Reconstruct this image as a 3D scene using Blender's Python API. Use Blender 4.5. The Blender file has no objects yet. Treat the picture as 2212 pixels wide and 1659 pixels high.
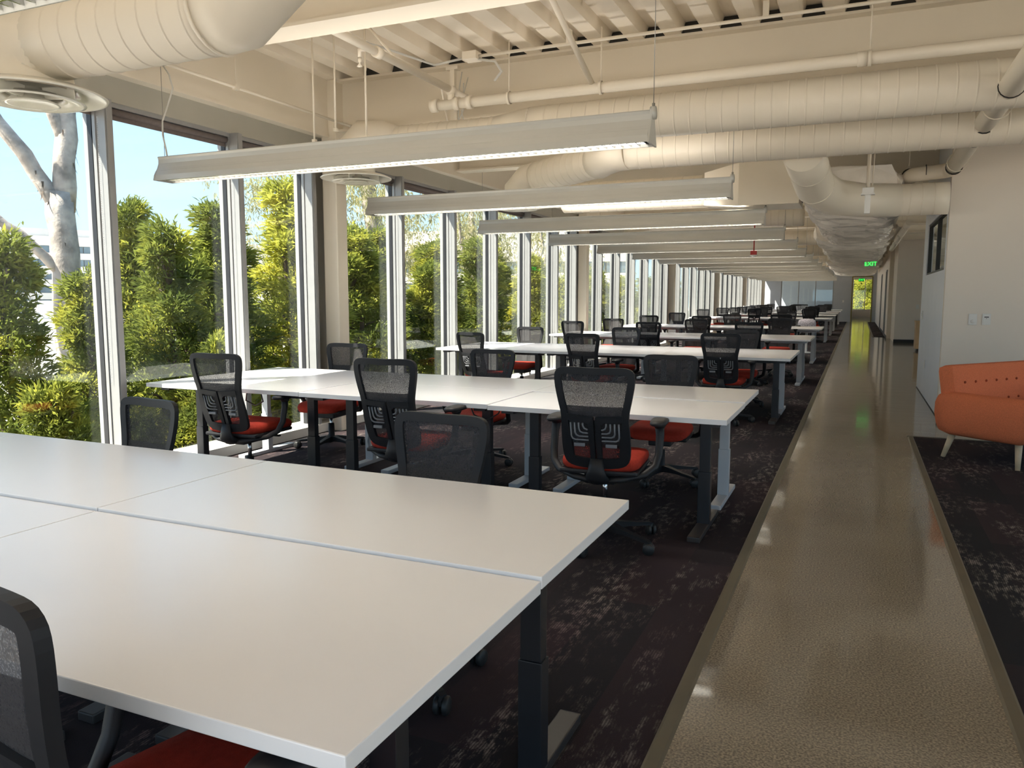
import bpy, bmesh, math, random
import numpy as np
from math import sin, cos, pi, radians, sqrt, atan2
from mathutils import Vector, Matrix, Quaternion

random.seed(7)
S = bpy.context.scene
C = S.collection

# ------------------------------------------------------------------ camera
HC = 1.38
cam_d = bpy.data.cameras.new('camera'); cam = bpy.data.objects.new('camera', cam_d); C.objects.link(cam)
cam_d.sensor_fit = 'HORIZONTAL'; cam_d.sensor_width = 36.0
cam_d.lens = 36.0 * 1687.0 / 2212.0
cam_d.clip_start = 0.05; cam_d.clip_end = 2000
_y, _p, _r = radians(23.75), radians(6.373), radians(0.083)
_fw = Vector((-sin(_y)*cos(_p), cos(_y)*cos(_p), -sin(_p)))
_rt = Vector((cos(_y), sin(_y), 0)); _up = _rt.cross(_fw)
_r2 = _rt*cos(_r) + _up*sin(_r); _u2 = -_rt*sin(_r) + _up*cos(_r)
_m = Matrix(((_r2.x, _u2.x, -_fw.x, 0), (_r2.y, _u2.y, -_fw.y, 0), (_r2.z, _u2.z, -_fw.z, HC), (0, 0, 0, 1)))
cam.matrix_world = _m
S.camera = cam

# ------------------------------------------------------------------ sky, sun, exposure
W = bpy.data.worlds.new('sky'); S.world = W; W.use_nodes = True
nt = W.node_tree; nt.nodes.clear()
wo = nt.nodes.new('ShaderNodeOutputWorld'); bg = nt.nodes.new('ShaderNodeBackground')
tc = nt.nodes.new('ShaderNodeTexCoord'); sx = nt.nodes.new('ShaderNodeSeparateXYZ'); cr = nt.nodes.new('ShaderNodeValToRGB')
nt.links.new(tc.outputs['Generated'], sx.inputs[0]); nt.links.new(sx.outputs['Z'], cr.inputs[0])
cr.color_ramp.elements[0].position = 0.0; cr.color_ramp.elements[0].color = (0.62, 0.86, 1.0, 1)
cr.color_ramp.elements[1].position = 1.0; cr.color_ramp.elements[1].color = (0.20, 0.42, 0.80, 1)
e = cr.color_ramp.elements.new(0.22); e.color = (0.45, 0.71, 1.0, 1)
nt.links.new(cr.outputs[0], bg.inputs[0]); bg.inputs[1].default_value = 0.80
nt.links.new(bg.outputs[0], wo.inputs[0])

SUN_DIR = Vector((1.0, 1.1, -1.9)).normalized()
sd = bpy.data.lights.new('sun', 'SUN'); so = bpy.data.objects.new('sun', sd); C.objects.link(so)
sd.energy = 11.0; sd.angle = radians(0.55); sd.color = (1.0, 0.93, 0.80)
so.rotation_mode = 'QUATERNION'; so.rotation_quaternion = SUN_DIR.to_track_quat('-Z', 'Y')
so.location = (-20, -10, 40)

S.view_settings.view_transform = 'Standard'; S.view_settings.look = 'None'
S.view_settings.gamma = 1.0; S.view_settings.use_curve_mapping = False
S.view_settings.exposure = 1.10
S.cycles.max_bounces = 7; S.cycles.diffuse_bounces = 4; S.cycles.glossy_bounces = 3
S.cycles.transparent_max_bounces = 16; S.cycles.transmission_bounces = 4
S.cycles.caustics_reflective = False; S.cycles.caustics_refractive = False

# ------------------------------------------------------------------ materials
MATS = {}
def mat(name, rgb, rough=0.5, metal=0.0, var=0.06, vscale=3.0, bump=0.0, bscale=40.0, spec=0.5, rgb2=None, coat=0.0, rvar=0.0):
    """paint / plastic / metal with a procedural colour drift and optional fine relief"""
    if name in MATS: return MATS[name]
    m = bpy.data.materials.new(name); m.use_nodes = True
    t = m.node_tree; b = t.nodes['Principled BSDF']
    b.inputs['Roughness'].default_value = rough; b.inputs['Metallic'].default_value = metal
    b.inputs['Specular IOR Level'].default_value = spec
    b.inputs['Coat Weight'].default_value = coat
    c = t.nodes.new('ShaderNodeTexCoord'); n = t.nodes.new('ShaderNodeTexNoise'); r = t.nodes.new('ShaderNodeValToRGB')
    n.inputs['Scale'].default_value = vscale; n.inputs['Detail'].default_value = 4
    t.links.new(c.outputs['Object'], n.inputs['Vector']); t.links.new(n.outputs['Fac'], r.inputs[0])
    lo = tuple(max(0, v*(1-var)) for v in rgb); hi = tuple(min(1, v*(1+var)) for v in (rgb2 or rgb))
    r.color_ramp.elements[0].color = (*lo, 1); r.color_ramp.elements[1].color = (*hi, 1)
    r.color_ramp.elements[0].position = 0.3; r.color_ramp.elements[1].position = 0.7
    t.links.new(r.outputs[0], b.inputs['Base Color'])
    if bump:
        n2 = t.nodes.new('ShaderNodeTexNoise'); n2.inputs['Scale'].default_value = bscale; n2.inputs['Detail'].default_value = 3
        bp = t.nodes.new('ShaderNodeBump'); bp.inputs['Strength'].default_value = bump; bp.inputs['Distance'].default_value = 0.01
        t.links.new(c.outputs['Object'], n2.inputs['Vector']); t.links.new(n2.outputs['Fac'], bp.inputs['Height'])
        t.links.new(bp.outputs[0], b.inputs['Normal'])
    MATS[name] = m
    return m

def mat_glass(name, tint, refl=1.0):
    """thin architectural pane: clear through-view plus angle-dependent mirror reflection"""
    m = bpy.data.materials.new(name); m.use_nodes = True; t = m.node_tree; t.nodes.clear()
    o = t.nodes.new('ShaderNodeOutputMaterial'); mx = t.nodes.new('ShaderNodeMixShader')
    tr = t.nodes.new('ShaderNodeBsdfTransparent'); gl = t.nodes.new('ShaderNodeBsdfGlossy')
    tr.inputs[0].default_value = (*tint, 1); gl.inputs['Roughness'].default_value = 0.0; gl.inputs[0].default_value = (0.95, 1, 0.97, 1)
    lw = t.nodes.new('ShaderNodeLayerWeight'); lw.inputs['Blend'].default_value = 0.5
    pw = t.nodes.new('ShaderNodeMath'); pw.operation = 'POWER'; pw.inputs[1].default_value = 4.0
    ml = t.nodes.new('ShaderNodeMath'); ml.operation = 'MULTIPLY_ADD'; ml.inputs[1].default_value = 0.9*refl; ml.inputs[2].default_value = 0.038*refl
    t.links.new(lw.outputs['Facing'], pw.inputs[0]); t.links.new(pw.outputs[0], ml.inputs[0]); t.links.new(ml.outputs[0], mx.inputs[0])
    t.links.new(tr.outputs[0], mx.inputs[1]); t.links.new(gl.outputs[0], mx.inputs[2]); t.links.new(mx.outputs[0], o.inputs[0])
    MATS[name] = m; return m

def mat_mesh(name, rgb, alpha):
    """woven chair mesh: open weave lets part of the light straight through"""
    m = bpy.data.materials.new(name); m.use_nodes = True; t = m.node_tree; b = t.nodes['Principled BSDF']
    b.inputs['Base Color'].default_value = (*rgb, 1); b.inputs['Roughness'].default_value = 0.75
    c = t.nodes.new('ShaderNodeTexCoord'); n = t.nodes.new('ShaderNodeTexNoise'); n.inputs['Scale'].default_value = 260
    mp = t.nodes.new('ShaderNodeMapRange'); mp.inputs['From Min'].default_value = 0.3; mp.inputs['From Max'].default_value = 0.7
    mp.inputs['To Min'].default_value = alpha-0.13; mp.inputs['To Max'].default_value = alpha+0.13
    t.links.new(c.outputs['Object'], n.inputs['Vector']); t.links.new(n.outputs['Fac'], mp.inputs[0]); t.links.new(mp.outputs[0], b.inputs['Alpha'])
    MATS[name] = m; return m

def mat_carpet():
    m = bpy.data.materials.new('plank_carpet'); m.use_nodes = True; t = m.node_tree; b = t.nodes['Principled BSDF']
    L = t.links.new; N = t.nodes.new
    b.inputs['Roughness'].default_value = 0.95; b.inputs['Specular IOR Level'].default_value = 0.1
    c = N('ShaderNodeTexCoord')
    mp = N('ShaderNodeMapping'); mp.inputs['Scale'].default_value = (4.0, 1.0, 1); L(c.outputs['Object'], mp.inputs[0])
    # planks 25 cm x 100 cm, each with its own tone
    br = N('ShaderNodeTexBrick'); br.inputs['Scale'].default_value = 1.0; br.inputs['Mortar Size'].default_value = 0.0
    br.inputs['Brick Width'].default_value = 1.0; br.inputs['Row Height'].default_value = 0.25; br.offset = 0.33
    rot = N('ShaderNodeMapping'); rot.inputs['Rotation'].default_value = (0, 0, pi/2); L(c.outputs['Object'], rot.inputs[0]); L(rot.outputs[0], br.inputs['Vector'])
    br.inputs['Color1'].default_value = (0.0, 0, 0, 1); br.inputs['Color2'].default_value = (1, 1, 1, 1)
    base = N('ShaderNodeValToRGB'); L(br.outputs['Color'], base.inputs[0])
    base.color_ramp.elements[0].color = (0.023, 0.023, 0.025, 1); base.color_ramp.elements[1].color = (0.042, 0.030, 0.033, 1)
    # big worn patches
    n1 = N('ShaderNodeTexNoise'); n1.inputs['Scale'].default_value = 1.05; n1.inputs['Detail'].default_value = 5; n1.inputs['Roughness'].default_value = 0.62; L(mp.outputs[0], n1.inputs['Vector'])
    r1 = N('ShaderNodeValToRGB'); L(n1.outputs['Fac'], r1.inputs[0]); r1.color_ramp.elements[0].position = 0.475; r1.color_ramp.elements[1].position = 0.60
    # scratchy break-up
    mp2 = N('ShaderNodeMapping'); mp2.inputs['Scale'].default_value = (14, 5, 1); L(c.outputs['Object'], mp2.inputs[0])
    n2 = N('ShaderNodeTexNoise'); n2.inputs['Scale'].default_value = 2.2; n2.inputs['Detail'].default_value = 8; n2.inputs['Roughness'].default_value = 0.72; L(mp2.outputs[0], n2.inputs['Vector'])
    r2 = N('ShaderNodeValToRGB'); L(n2.outputs['Fac'], r2.inputs[0]); r2.color_ramp.elements[0].position = 0.49; r2.color_ramp.elements[1].position = 0.60
    # fine ribs along the planks
    wv = N('ShaderNodeTexWave'); wv.wave_type = 'BANDS'; wv.bands_direction = 'X'; wv.inputs['Scale'].default_value = 32; L(c.outputs['Object'], wv.inputs['Vector'])
    r3 = N('ShaderNodeValToRGB'); L(wv.outputs['Fac'], r3.inputs[0]); r3.color_ramp.elements[0].position = 0.25; r3.color_ramp.elements[0].color = (0.35, 0.35, 0.35, 1); r3.color_ramp.elements[1].position = 0.6
    m1 = N('ShaderNodeMath'); m1.operation = 'MULTIPLY'; L(r1.outputs[0], m1.inputs[0]); L(r2.outputs[0], m1.inputs[1])
    m2 = N('ShaderNodeMath'); m2.operation = 'MULTIPLY'; L(m1.outputs[0], m2.inputs[0]); L(r3.outputs[0], m2.inputs[1])
    light = N('ShaderNodeValToRGB'); n4 = N('ShaderNodeTexNoise'); n4.inputs['Scale'].default_value = 0.9; L(c.outputs['Object'], n4.inputs['Vector']); L(n4.outputs['Fac'], light.inputs[0])
    light.color_ramp.elements[0].position = 0.42; light.color_ramp.elements[1].position = 0.6
    light.color_ramp.elements[0].color = (0.30, 0.255, 0.225, 1); light.color_ramp.elements[1].color = (0.16, 0.10, 0.105, 1)
    mx = N('ShaderNodeMixRGB'); L(m2.outputs[0], mx.inputs[0]); L(base.outputs[0], mx.inputs[1]); L(light.outputs[0], mx.inputs[2])
    L(mx.outputs[0], b.inputs['Base Color'])
    n5 = N('ShaderNodeTexNoise'); n5.inputs['Scale'].default_value = 350; L(c.outputs['Object'], n5.inputs['Vector'])
    bp = N('ShaderNodeBump'); bp.inputs['Strength'].default_value = 0.6; bp.inputs['Distance'].default_value = 0.004; L(n5.outputs['Fac'], bp.inputs['Height']); L(bp.outputs[0], b.inputs['Normal'])
    MATS['carpet'] = m; return m

def mat_concrete():
    m = bpy.data.materials.new('polished_concrete'); m.use_nodes = True; t = m.node_tree; b = t.nodes['Principled BSDF']
    L = t.links.new; N = t.nodes.new
    c = N('ShaderNodeTexCoord')
    n1 = N('ShaderNodeTexNoise'); n1.inputs['Scale'].default_value = 0.8; n1.inputs['Detail'].default_value = 5; L(c.outputs['Object'], n1.inputs['Vector'])
    r1 = N('ShaderNodeValToRGB'); L(n1.outputs['Fac'], r1.inputs[0])
    r1.color_ramp.elements[0].position = 0.35; r1.color_ramp.elements[0].color = (0.225, 0.182, 0.130, 1)
    r1.color_ramp.elements[1].position = 0.68; r1.color_ramp.elements[1].color = (0.295, 0.245, 0.182, 1)
    n2 = N('ShaderNodeTexNoise'); n2.inputs['Scale'].default_value = 130; n2.inputs['Detail'].default_value = 2; L(c.outputs['Object'], n2.inputs['Vector'])
    r2 = N('ShaderNodeValToRGB'); L(n2.outputs['Fac'], r2.inputs[0]); r2.color_ramp.elements[0].position = 0.36; r2.color_ramp.elements[1].position = 0.68
    r2.color_ramp.elements[0].color = (0.55, 0.55, 0.55, 1); r2.color_ramp.elements[1].color = (1.45, 1.45, 1.4, 1)
    mu = N('ShaderNodeMixRGB'); mu.blend_type = 'MULTIPLY'; mu.inputs[0].default_value = 1; L(r1.outputs[0], mu.inputs[1]); L(r2.outputs[0], mu.inputs[2])
    # pale filler spots
    vo = N('ShaderNodeTexVoronoi'); vo.inputs['Scale'].default_value = 2.6; L(c.outputs['Object'], vo.inputs['Vector'])
    r3 = N('ShaderNodeValToRGB'); L(vo.outputs['Distance'], r3.inputs[0]); r3.color_ramp.elements[0].position = 0.035; r3.color_ramp.elements[0].color = (1, 1, 1, 1); r3.color_ramp.elements[1].position = 0.05; r3.color_ramp.elements[1].color = (0, 0, 0, 1)
    mx = N('ShaderNodeMixRGB'); L(r3.outputs[0], mx.inputs[0]); L(mu.outputs[0], mx.inputs[1]); mx.inputs[2].default_value = (0.32, 0.26, 0.19, 1)
    L(mx.outputs[0], b.inputs['Base Color'])
    b.inputs['Roughness'].default_value = 0.09; b.inputs['Specular IOR Level'].default_value = 0.6
    mp = N('ShaderNodeMapping'); mp.inputs['Scale'].default_value = (0.6, 2.2, 1); L(c.outputs['Object'], mp.inputs[0])
    n3 = N('ShaderNodeTexNoise'); n3.inputs['Scale'].default_value = 1.6; n3.inputs['Detail'].default_value = 2; L(mp.outputs[0], n3.inputs['Vector'])
    bp = N('ShaderNodeBump'); bp.inputs['Strength'].default_value = 0.12; bp.inputs['Distance'].default_value = 0.02; L(n3.outputs['Fac'], bp.inputs['Height']); L(bp.outputs[0], b.inputs['Normal'])
    MATS['concrete'] = m; return m

def mat_leaf(name, dark, light, tip, scale=0.9):
    m = bpy.data.materials.new(name); m.use_nodes = True; t = m.node_tree; t.nodes.clear()
    L = t.links.new; N = t.nodes.new
    o = N('ShaderNodeOutputMaterial'); d = N('ShaderNodeBsdfDiffuse'); tl = N('ShaderNodeBsdfTranslucent'); mx = N('ShaderNodeMixShader'); mx.inputs[0].default_value = 0.45
    c = N('ShaderNodeTexCoord'); n = N('ShaderNodeTexNoise'); n.inputs['Scale'].default_value = scale; n.inputs['Detail'].default_value = 5; n.inputs['Roughness'].default_value = 0.65
    L(c.outputs['Object'], n.inputs['Vector'])
    r = N('ShaderNodeValToRGB'); L(n.outputs['Fac'], r.inputs[0])
    r.color_ramp.elements[0].position = 0.36; r.color_ramp.elements[0].color = (*dark, 1); r.color_ramp.elements[1].position = 0.66; r.color_ramp.elements[1].color = (*tip, 1)
    e = r.color_ramp.elements.new(0.52); e.color = (*light, 1)
    L(r.outputs[0], d.inputs[0]); L(r.outputs[0], tl.inputs[0]); L(d.outputs[0], mx.inputs[1]); L(tl.outputs[0], mx.inputs[2]); L(mx.outputs[0], o.inputs[0])
    MATS[name] = m; return m

def mat_emit(name, rgb, s):
    m = bpy.data.materials.new(name); m.use_nodes = True; b = m.node_tree.nodes['Principled BSDF']
    b.inputs['Base Color'].default_value = (*rgb, 1); b.inputs['Emission Color'].default_value = (*rgb, 1); b.inputs['Emission Strength'].default_value = s
    MATS[name] = m; return m

PAINT = mat('cream_paint', (0.80, 0.72, 0.595), 0.45, var=0.03, vscale=1.2, bump=0.02, bscale=60)
DECKP = mat('deck_paint', (0.88, 0.79, 0.655), 0.5, var=0.05, vscale=2.0)
WALLP = mat('wall_paint', (0.82, 0.735, 0.64), 0.6, var=0.02, vscale=0.8, bump=0.03, bscale=160)
WALLG = mat('far_wall_paint', (0.52, 0.53, 0.56), 0.6, var=0.02)
ALU = mat('brushed_aluminium', (0.34, 0.34, 0.34), 0.38, metal=0.25, var=0.04, vscale=6)
FASC = mat('window_head_paint', (0.42, 0.40, 0.34), 0.5, var=0.03)
SHADE = mat('roller_shade_cloth', (0.16, 0.13, 0.12), 0.8, var=0.08, vscale=30)
SILLM = mat('sill_paint', (0.74, 0.71, 0.66), 0.4, var=0.03)
GLASS = mat_glass('window_glass', (0.95, 0.965, 0.96))
PGLASS = mat_glass('partition_glass', (0.80, 0.86, 0.88), 1.3)
DESK = mat('white_laminate', (0.835, 0.825, 0.825), 0.24, var=0.012, vscale=1.5, spec=0.5)
BLK = mat('black_powder_coat', (0.014, 0.014, 0.017), 0.42, var=0.1, vscale=8)
BRZ = mat('dark_bronze_foot', (0.04, 0.034, 0.032), 0.4, var=0.08)
SIL = mat('silver_powder_coat', (0.52, 0.53, 0.55), 0.4, metal=0.1, var=0.03)
PLAS = mat('black_plastic', (0.016, 0.016, 0.018), 0.5, spec=0.35, var=0.1, vscale=12, bump=0.02, bscale=200)
PLAS2 = mat('charcoal_plastic', (0.013, 0.0135, 0.016), 0.55, var=0.08, vscale=12, spec=0.3)
LUMB = mat('grey_lumbar_rib', (0.16, 0.165, 0.18), 0.35, var=0.05)
CHROME = mat('lift_chrome', (0.55, 0.55, 0.56), 0.18, metal=1.0, var=0.02)
MESH = mat_mesh('chair_mesh', (0.024, 0.022, 0.025), 0.85)
MESH2 = mat_mesh('chair_mesh_band', (0.02, 0.02, 0.022), 0.93)
RED = mat('red_seat_fabric', (0.37, 0.034, 0.018), 0.85, var=0.12, vscale=60, bump=0.2, bscale=300, spec=0.2)
SOFA = mat('orange_wool', (0.72, 0.20, 0.09), 0.9, var=0.10, vscale=120, bump=0.25, bscale=350, spec=0.15)
SOFAD = mat('orange_button', (0.33, 0.06, 0.02), 0.9, var=0.1, vscale=60)
WOODL = mat('pale_beech', (0.66, 0.50, 0.32), 0.45, var=0.10, vscale=14)
WOODP = mat('birch_panel', (0.55, 0.36, 0.19), 0.45, var=0.12, vscale=9)
WHITEP = mat('white_plastic', (0.78, 0.76, 0.72), 0.35, var=0.02)
FIXP = mat('fixture_paint', (0.50, 0.49, 0.45), 0.35, metal=0.15, var=0.02)
LOUV = mat('specular_louver', (0.50, 0.50, 0.47), 0.16, metal=1.0, var=0.05, vscale=30)
DIFFP = mat('diffuser_enamel', (0.80, 0.77, 0.68), 0.22, var=0.02)
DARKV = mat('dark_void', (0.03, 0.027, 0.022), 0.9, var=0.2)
WRAP = mat('plastic_duct_wrap', (0.84, 0.78, 0.70), 0.25, var=0.08, vscale=4, bump=0.5, bscale=9)
REDP = mat('fire_alarm_red', (0.45, 0.02, 0.015), 0.35, var=0.05)
TRIM = mat('bronze_edge_strip', (0.115, 0.095, 0.060), 0.42, var=0.08, vscale=5)
BASEB = mat('black_base', (0.02, 0.02, 0.02), 0.5, var=0.1)
BARK = mat('pale_eucalyptus_bark', (0.24, 0.21, 0.19), 0.9, var=0.3, vscale=3.5, bump=0.9, bscale=16, rgb2=(0.40, 0.35, 0.31))
BARK2 = mat('brown_branch_bark', (0.085, 0.06, 0.045), 0.9, var=0.25, vscale=6)
STONE = mat('pale_facade', (0.66, 0.62, 0.56), 0.8, var=0.04, vscale=0.2)
STONE2 = mat('grey_facade', (0.55, 0.54, 0.52), 0.8, var=0.04, vscale=0.2)
BGLASS = mat('far_window_glass', (0.10, 0.14, 0.17), 0.08, var=0.4, vscale=0.15, spec=0.8)
ASPH = mat('pale_paving', (0.52, 0.48, 0.43), 0.9, var=0.15, vscale=0.12, bump=0.2, bscale=30)
SOIL = mat('mulch', (0.14, 0.10, 0.07), 0.95, var=0.3, vscale=2)
LEAF1 = mat_leaf('podocarpus_leaf', (0.075, 0.105, 0.028), (0.20, 0.23, 0.045), (0.60, 0.56, 0.08))
LEAF2 = mat_leaf('golden_leaf', (0.13, 0.16, 0.035), (0.36, 0.37, 0.06), (0.70, 0.63, 0.10))
LEAF3 = mat_leaf('eucalyptus_leaf', (0.16, 0.17, 0.08), (0.34, 0.33, 0.16), (0.56, 0.48, 0.24), 1.4)
CARPET = mat_carpet(); CONC = mat_concrete()
GREEN = mat_emit('exit_green', (0.03, 0.62, 0.07), 1.3)
EXITW = mat('exit_housing', (0.55, 0.55, 0.50), 0.4, var=0.02)
CARR = mat('red_car_paint', (0.45, 0.03, 0.03), 0.25, var=0.03)
CARW = mat('white_car_paint', (0.65, 0.65, 0.66), 0.25, var=0.03)
CABLE = mat('pale_cable', (0.62, 0.60, 0.55), 0.5, var=0.02)
STEELW = mat('steel_wire', (0.30, 0.29, 0.27), 0.35, metal=0.6, var=0.02)
LAMPG = mat('galvanised_pole', (0.72, 0.73, 0.74), 0.4, metal=0.2, var=0.03)
PATT = mat('white_patterned_fabric', (0.55, 0.50, 0.53), 0.9, var=0.5, vscale=45)

# ------------------------------------------------------------------ mesh builder
class MB:
    def __init__(self): self.v = []; self.f = []; self.s = []
    def add(self, v, f, smooth=False):
        o = len(self.v); self.v += [tuple(p) for p in v]
        self.f += [tuple(i+o for i in q) for q in f]; self.s += [smooth]*len(f); return self
    def box(self, x0, x1, y0, y1, z0, z1, bv=0.0):
        if bv <= 0:
            v = [(x0,y0,z0),(x1,y0,z0),(x1,y1,z0),(x0,y1,z0),(x0,y0,z1),(x1,y0,z1),(x1,y1,z1),(x0,y1,z1)]
            return self.add(v, [(0,3,2,1),(4,5,6,7),(0,1,5,4),(1,2,6,5),(2,3,7,6),(3,0,4,7)])
        bm = bmesh.new(); bmesh.ops.create_cube(bm, size=1)
        for q in bm.verts: q.co = Vector(((x0+x1)/2+q.co.x*(x1-x0), (y0+y1)/2+q.co.y*(y1-y0), (z0+z1)/2+q.co.z*(z1-z0)))
        bmesh.ops.bevel(bm, geom=list(bm.edges), offset=bv, segments=2, affect='EDGES', profile=0.6)
        bm.verts.index_update()
        self.add([q.co[:] for q in bm.verts], [tuple(w.index for w in f.verts) for f in bm.faces]); bm.free(); return self
    def sweep(self, pts, r, n=10, cap=True, smooth=True, squash=None):
        """tube along a polyline with mitred joints; r a number or one per point; squash=(a,b) elliptical section"""
        pts = [Vector(p) for p in pts]; k = len(pts); rr = r if isinstance(r, (list, tuple)) else [r]*k
        dirs = [(pts[i+1]-pts[i]).normalized() for i in range(k-1)]
        up = Vector((0,0,1)) if abs(dirs[0].z) < 0.9 else Vector((0,1,0))
        a = dirs[0].cross(up).normalized(); b = a.cross(dirs[0]).normalized()
        V = []; d0 = dirs[0]
        for i in range(k):
            if 0 < i < k-1: tg = (dirs[i-1]+dirs[i]).normalized()
            elif i == 0: tg = dirs[0]
            else: tg = dirs[-1]
            dn = dirs[min(i, k-2)]; dp = dirs[max(i-1, 0)]
            if i > 0 and i < k:
                q = d0.rotation_difference(dp); a = q @ a; b = q @ b; d0 = dp
            for j in range(n):
                th = 2*pi*j/n; off = (a*cos(th)*(squash[0] if squash else 1) + b*sin(th)*(squash[1] if squash else 1))*rr[i]
                # slide along incoming dir onto the mitre plane
                den = d0.dot(tg); p = pts[i]+off
                if den > 0.2: p = p - d0*(off.dot(tg)/den)
                V.append(p)
        F = [(i*n+j, i*n+(j+1)%n, (i+1)*n+(j+1)%n, (i+1)*n+j) for i in range(k-1) for j in range(n)]
        o = len(self.v); self.add(V, F, smooth)
        if cap:
            self.f += [tuple(o+j for j in reversed(range(n))), tuple(o+(k-1)*n+j for j in range(n))]; self.s += [False, False]
        return self
    def lathe(self, prof, c=(0,0,0), n=20, axis='z', smooth=True, closed=False):
        V = []; k = len(prof)
        for (r, h) in prof:
            for j in range(n):
                th = 2*pi*j/n; x, y = r*cos(th), r*sin(th)
                p = {'z': (x, y, h), 'x': (h, x, y), 'y': (x, h, y)}[axis]
                V.append((p[0]+c[0], p[1]+c[1], p[2]+c[2]))
        F = [(i*n+j, i*n+(j+1)%n, (i+1)*n+(j+1)%n, (i+1)*n+j) for i in range(k-1) for j in range(n)]
        if closed: F += [((k-1)*n+j, (k-1)*n+(j+1)%n, (j+1)%n, j) for j in range(n)]
        o = len(self.v); self.add(V, F, smooth)
        if not closed:
            if prof[0][0] > 1e-5: self.f.append(tuple(o+j for j in range(n))); self.s.append(False)
            if prof[-1][0] > 1e-5: self.f.append(tuple(o+(k-1)*n+j for j in range(n))); self.s.append(False)
        return self
    def prism(self, poly, axis, t0, t1, smooth=False):
        k = len(poly)
        def P(a, b, t): return {'x': (t, a, b), 'y': (a, t, b), 'z': (a, b, t)}[axis]
        V = [P(a, b, t0) for a, b in poly] + [P(a, b, t1) for a, b in poly]
        F = [(i, (i+1) % k, k+(i+1) % k, k+i) for i in range(k)]
        o = len(self.v); self.add(V, F, smooth)
        self.f += [tuple(o+i for i in reversed(range(k))), tuple(o+k+i for i in range(k))]; self.s += [False, False]
        return self
    def xf(self, M, start=0):
        self.v[start:] = [tuple(M @ Vector(p)) for p in self.v[start:]]; return self
    def mesh(self, name, m):
        me = bpy.data.meshes.new(name); me.from_pydata(self.v, [], self.f)
        me.polygons.foreach_set('use_smooth', self.s)
        bm = bmesh.new(); bm.from_mesh(me); bmesh.ops.recalc_face_normals(bm, faces=bm.faces); bm.to_mesh(me); bm.free()
        me.materials.append(m); me.update(); return me
    def build(self, name, m, parent=None, loc=None, rz=None):
        return place(name, self.mesh(name, m), parent, loc, rz)

def place(name, me, parent=None, loc=None, rz=None):
    o = bpy.data.objects.new(name, me); C.objects.link(o)
    if parent: o.parent = parent
    if loc: o.location = loc
    if rz is not None: o.rotation_euler = (0, 0, rz)
    return o
def tag(o, label=None, cat=None, group=None, kind=None):
    if label: o['label'] = label
    if cat: o['category'] = cat
    if group: o['group'] = group
    if kind: o['kind'] = kind
    return o
def thing(name, label, cat, loc=(0,0,0), rz=0.0, group=None):
    o = bpy.data.objects.new(name, None); C.objects.link(o); o.location = loc; o.rotation_euler = (0, 0, rz); o.empty_display_size = 0.1
    return tag(o, label, cat, group)
def struct(name, mb, m, parent=None, label=None):
    o = mb.build(name, m, parent)
    if parent is None: tag(o, label, None, None, 'structure')
    return o
def copy_tree(o, parent=None):
    c = o.copy(); C.objects.link(c)
    if parent: c.parent = parent
    for ch in list(o.children): copy_tree(ch, c)
    return c
ORD = ['first', 'second', 'third', 'fourth', 'fifth', 'sixth', 'seventh', 'eighth', 'ninth', 'tenth', 'eleventh', 'twelfth', 'thirteenth', 'fourteenth', 'fifteenth', 'sixteenth', 'seventeenth', 'eighteenth', 'nineteenth', 'twentieth']

# ================================================================== STRUCTURE
YB, YF = -2.6, 48.0          # back and far end of the hall
GX = -5.10                   # glass plane
CZ = 3.50                    # underside of deck
RX = 7.0
FLZ = -0.004
# floor slab (polished concrete) + carpets + edge strips
fl = struct('floor', MB().box(GX-0.15, RX+0.2, YB, YF+14, -0.30, 0.0), CONC, label='polished concrete floor slab')
MB().box(-4.93, -0.515, YB, YF-0.02, 0.0, 0.006).build('carpet', CARPET, fl)
MB().box(0.56, RX, YB, 8.62, 0.0, 0.006).build('carpet', CARPET, fl)
MB().box(0.56, 0.93, 30.0, YF-0.02, 0.0, 0.006).build('carpet', CARPET, fl)
struct('trim_1', MB().prism([(-0.52,0.0),(-0.52,0.009),(-0.512,0.011),(-0.478,0.006),(-0.468,0.0)], 'y', YB, YF-0.02), TRIM, label='olive bronze floor edge strip beside the desk carpet')
struct('trim_2', MB().prism([(0.565,0.0),(0.565,0.009),(0.557,0.011),(0.523,0.006),(0.513,0.0)], 'y', YB, 8.62).box(0.513, RX, 8.60, 8.64, 0.0, 0.009), TRIM, label='olive bronze floor edge strip beside the sofa carpet')
struct('trim_3', MB().prism([(0.565,0.0),(0.565,0.009),(0.557,0.011),(0.523,0.006),(0.513,0.0)], 'y', 30.0, YF-0.02), TRIM, label='distant floor edge strip near the far door')

# ceiling: fluted steel deck, ribs along the hall
p_, lo, sl = 0.305, 0.135, 0.032; hi = p_-lo-2*sl; dep = 0.085
poly = []; x = GX-0.1
while x < RX+0.2:
    poly += [(x, CZ), (x+lo, CZ), (x+lo+sl, CZ+dep), (x+lo+sl+hi, CZ+dep)]; x += p_
xe = x
deck = MB(); V = []; F = []
for i, (a, b) in enumerate(poly): V += [(a, YB, b), (a, YF+14, b)]
F = [(2*i, 2*i+1, 2*i+3, 2*i+2) for i in range(len(poly)-1)]
deck.add(V, F)
# stiffener groove on each low flat
ce = struct('ceiling', deck, DECKP, label='cream painted fluted metal roof deck')
MB().box(GX-0.45, RX+0.4, YB, YF+14, CZ+dep+0.002, CZ+0.35).build('roof_slab', STONE2, ce)

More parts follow.
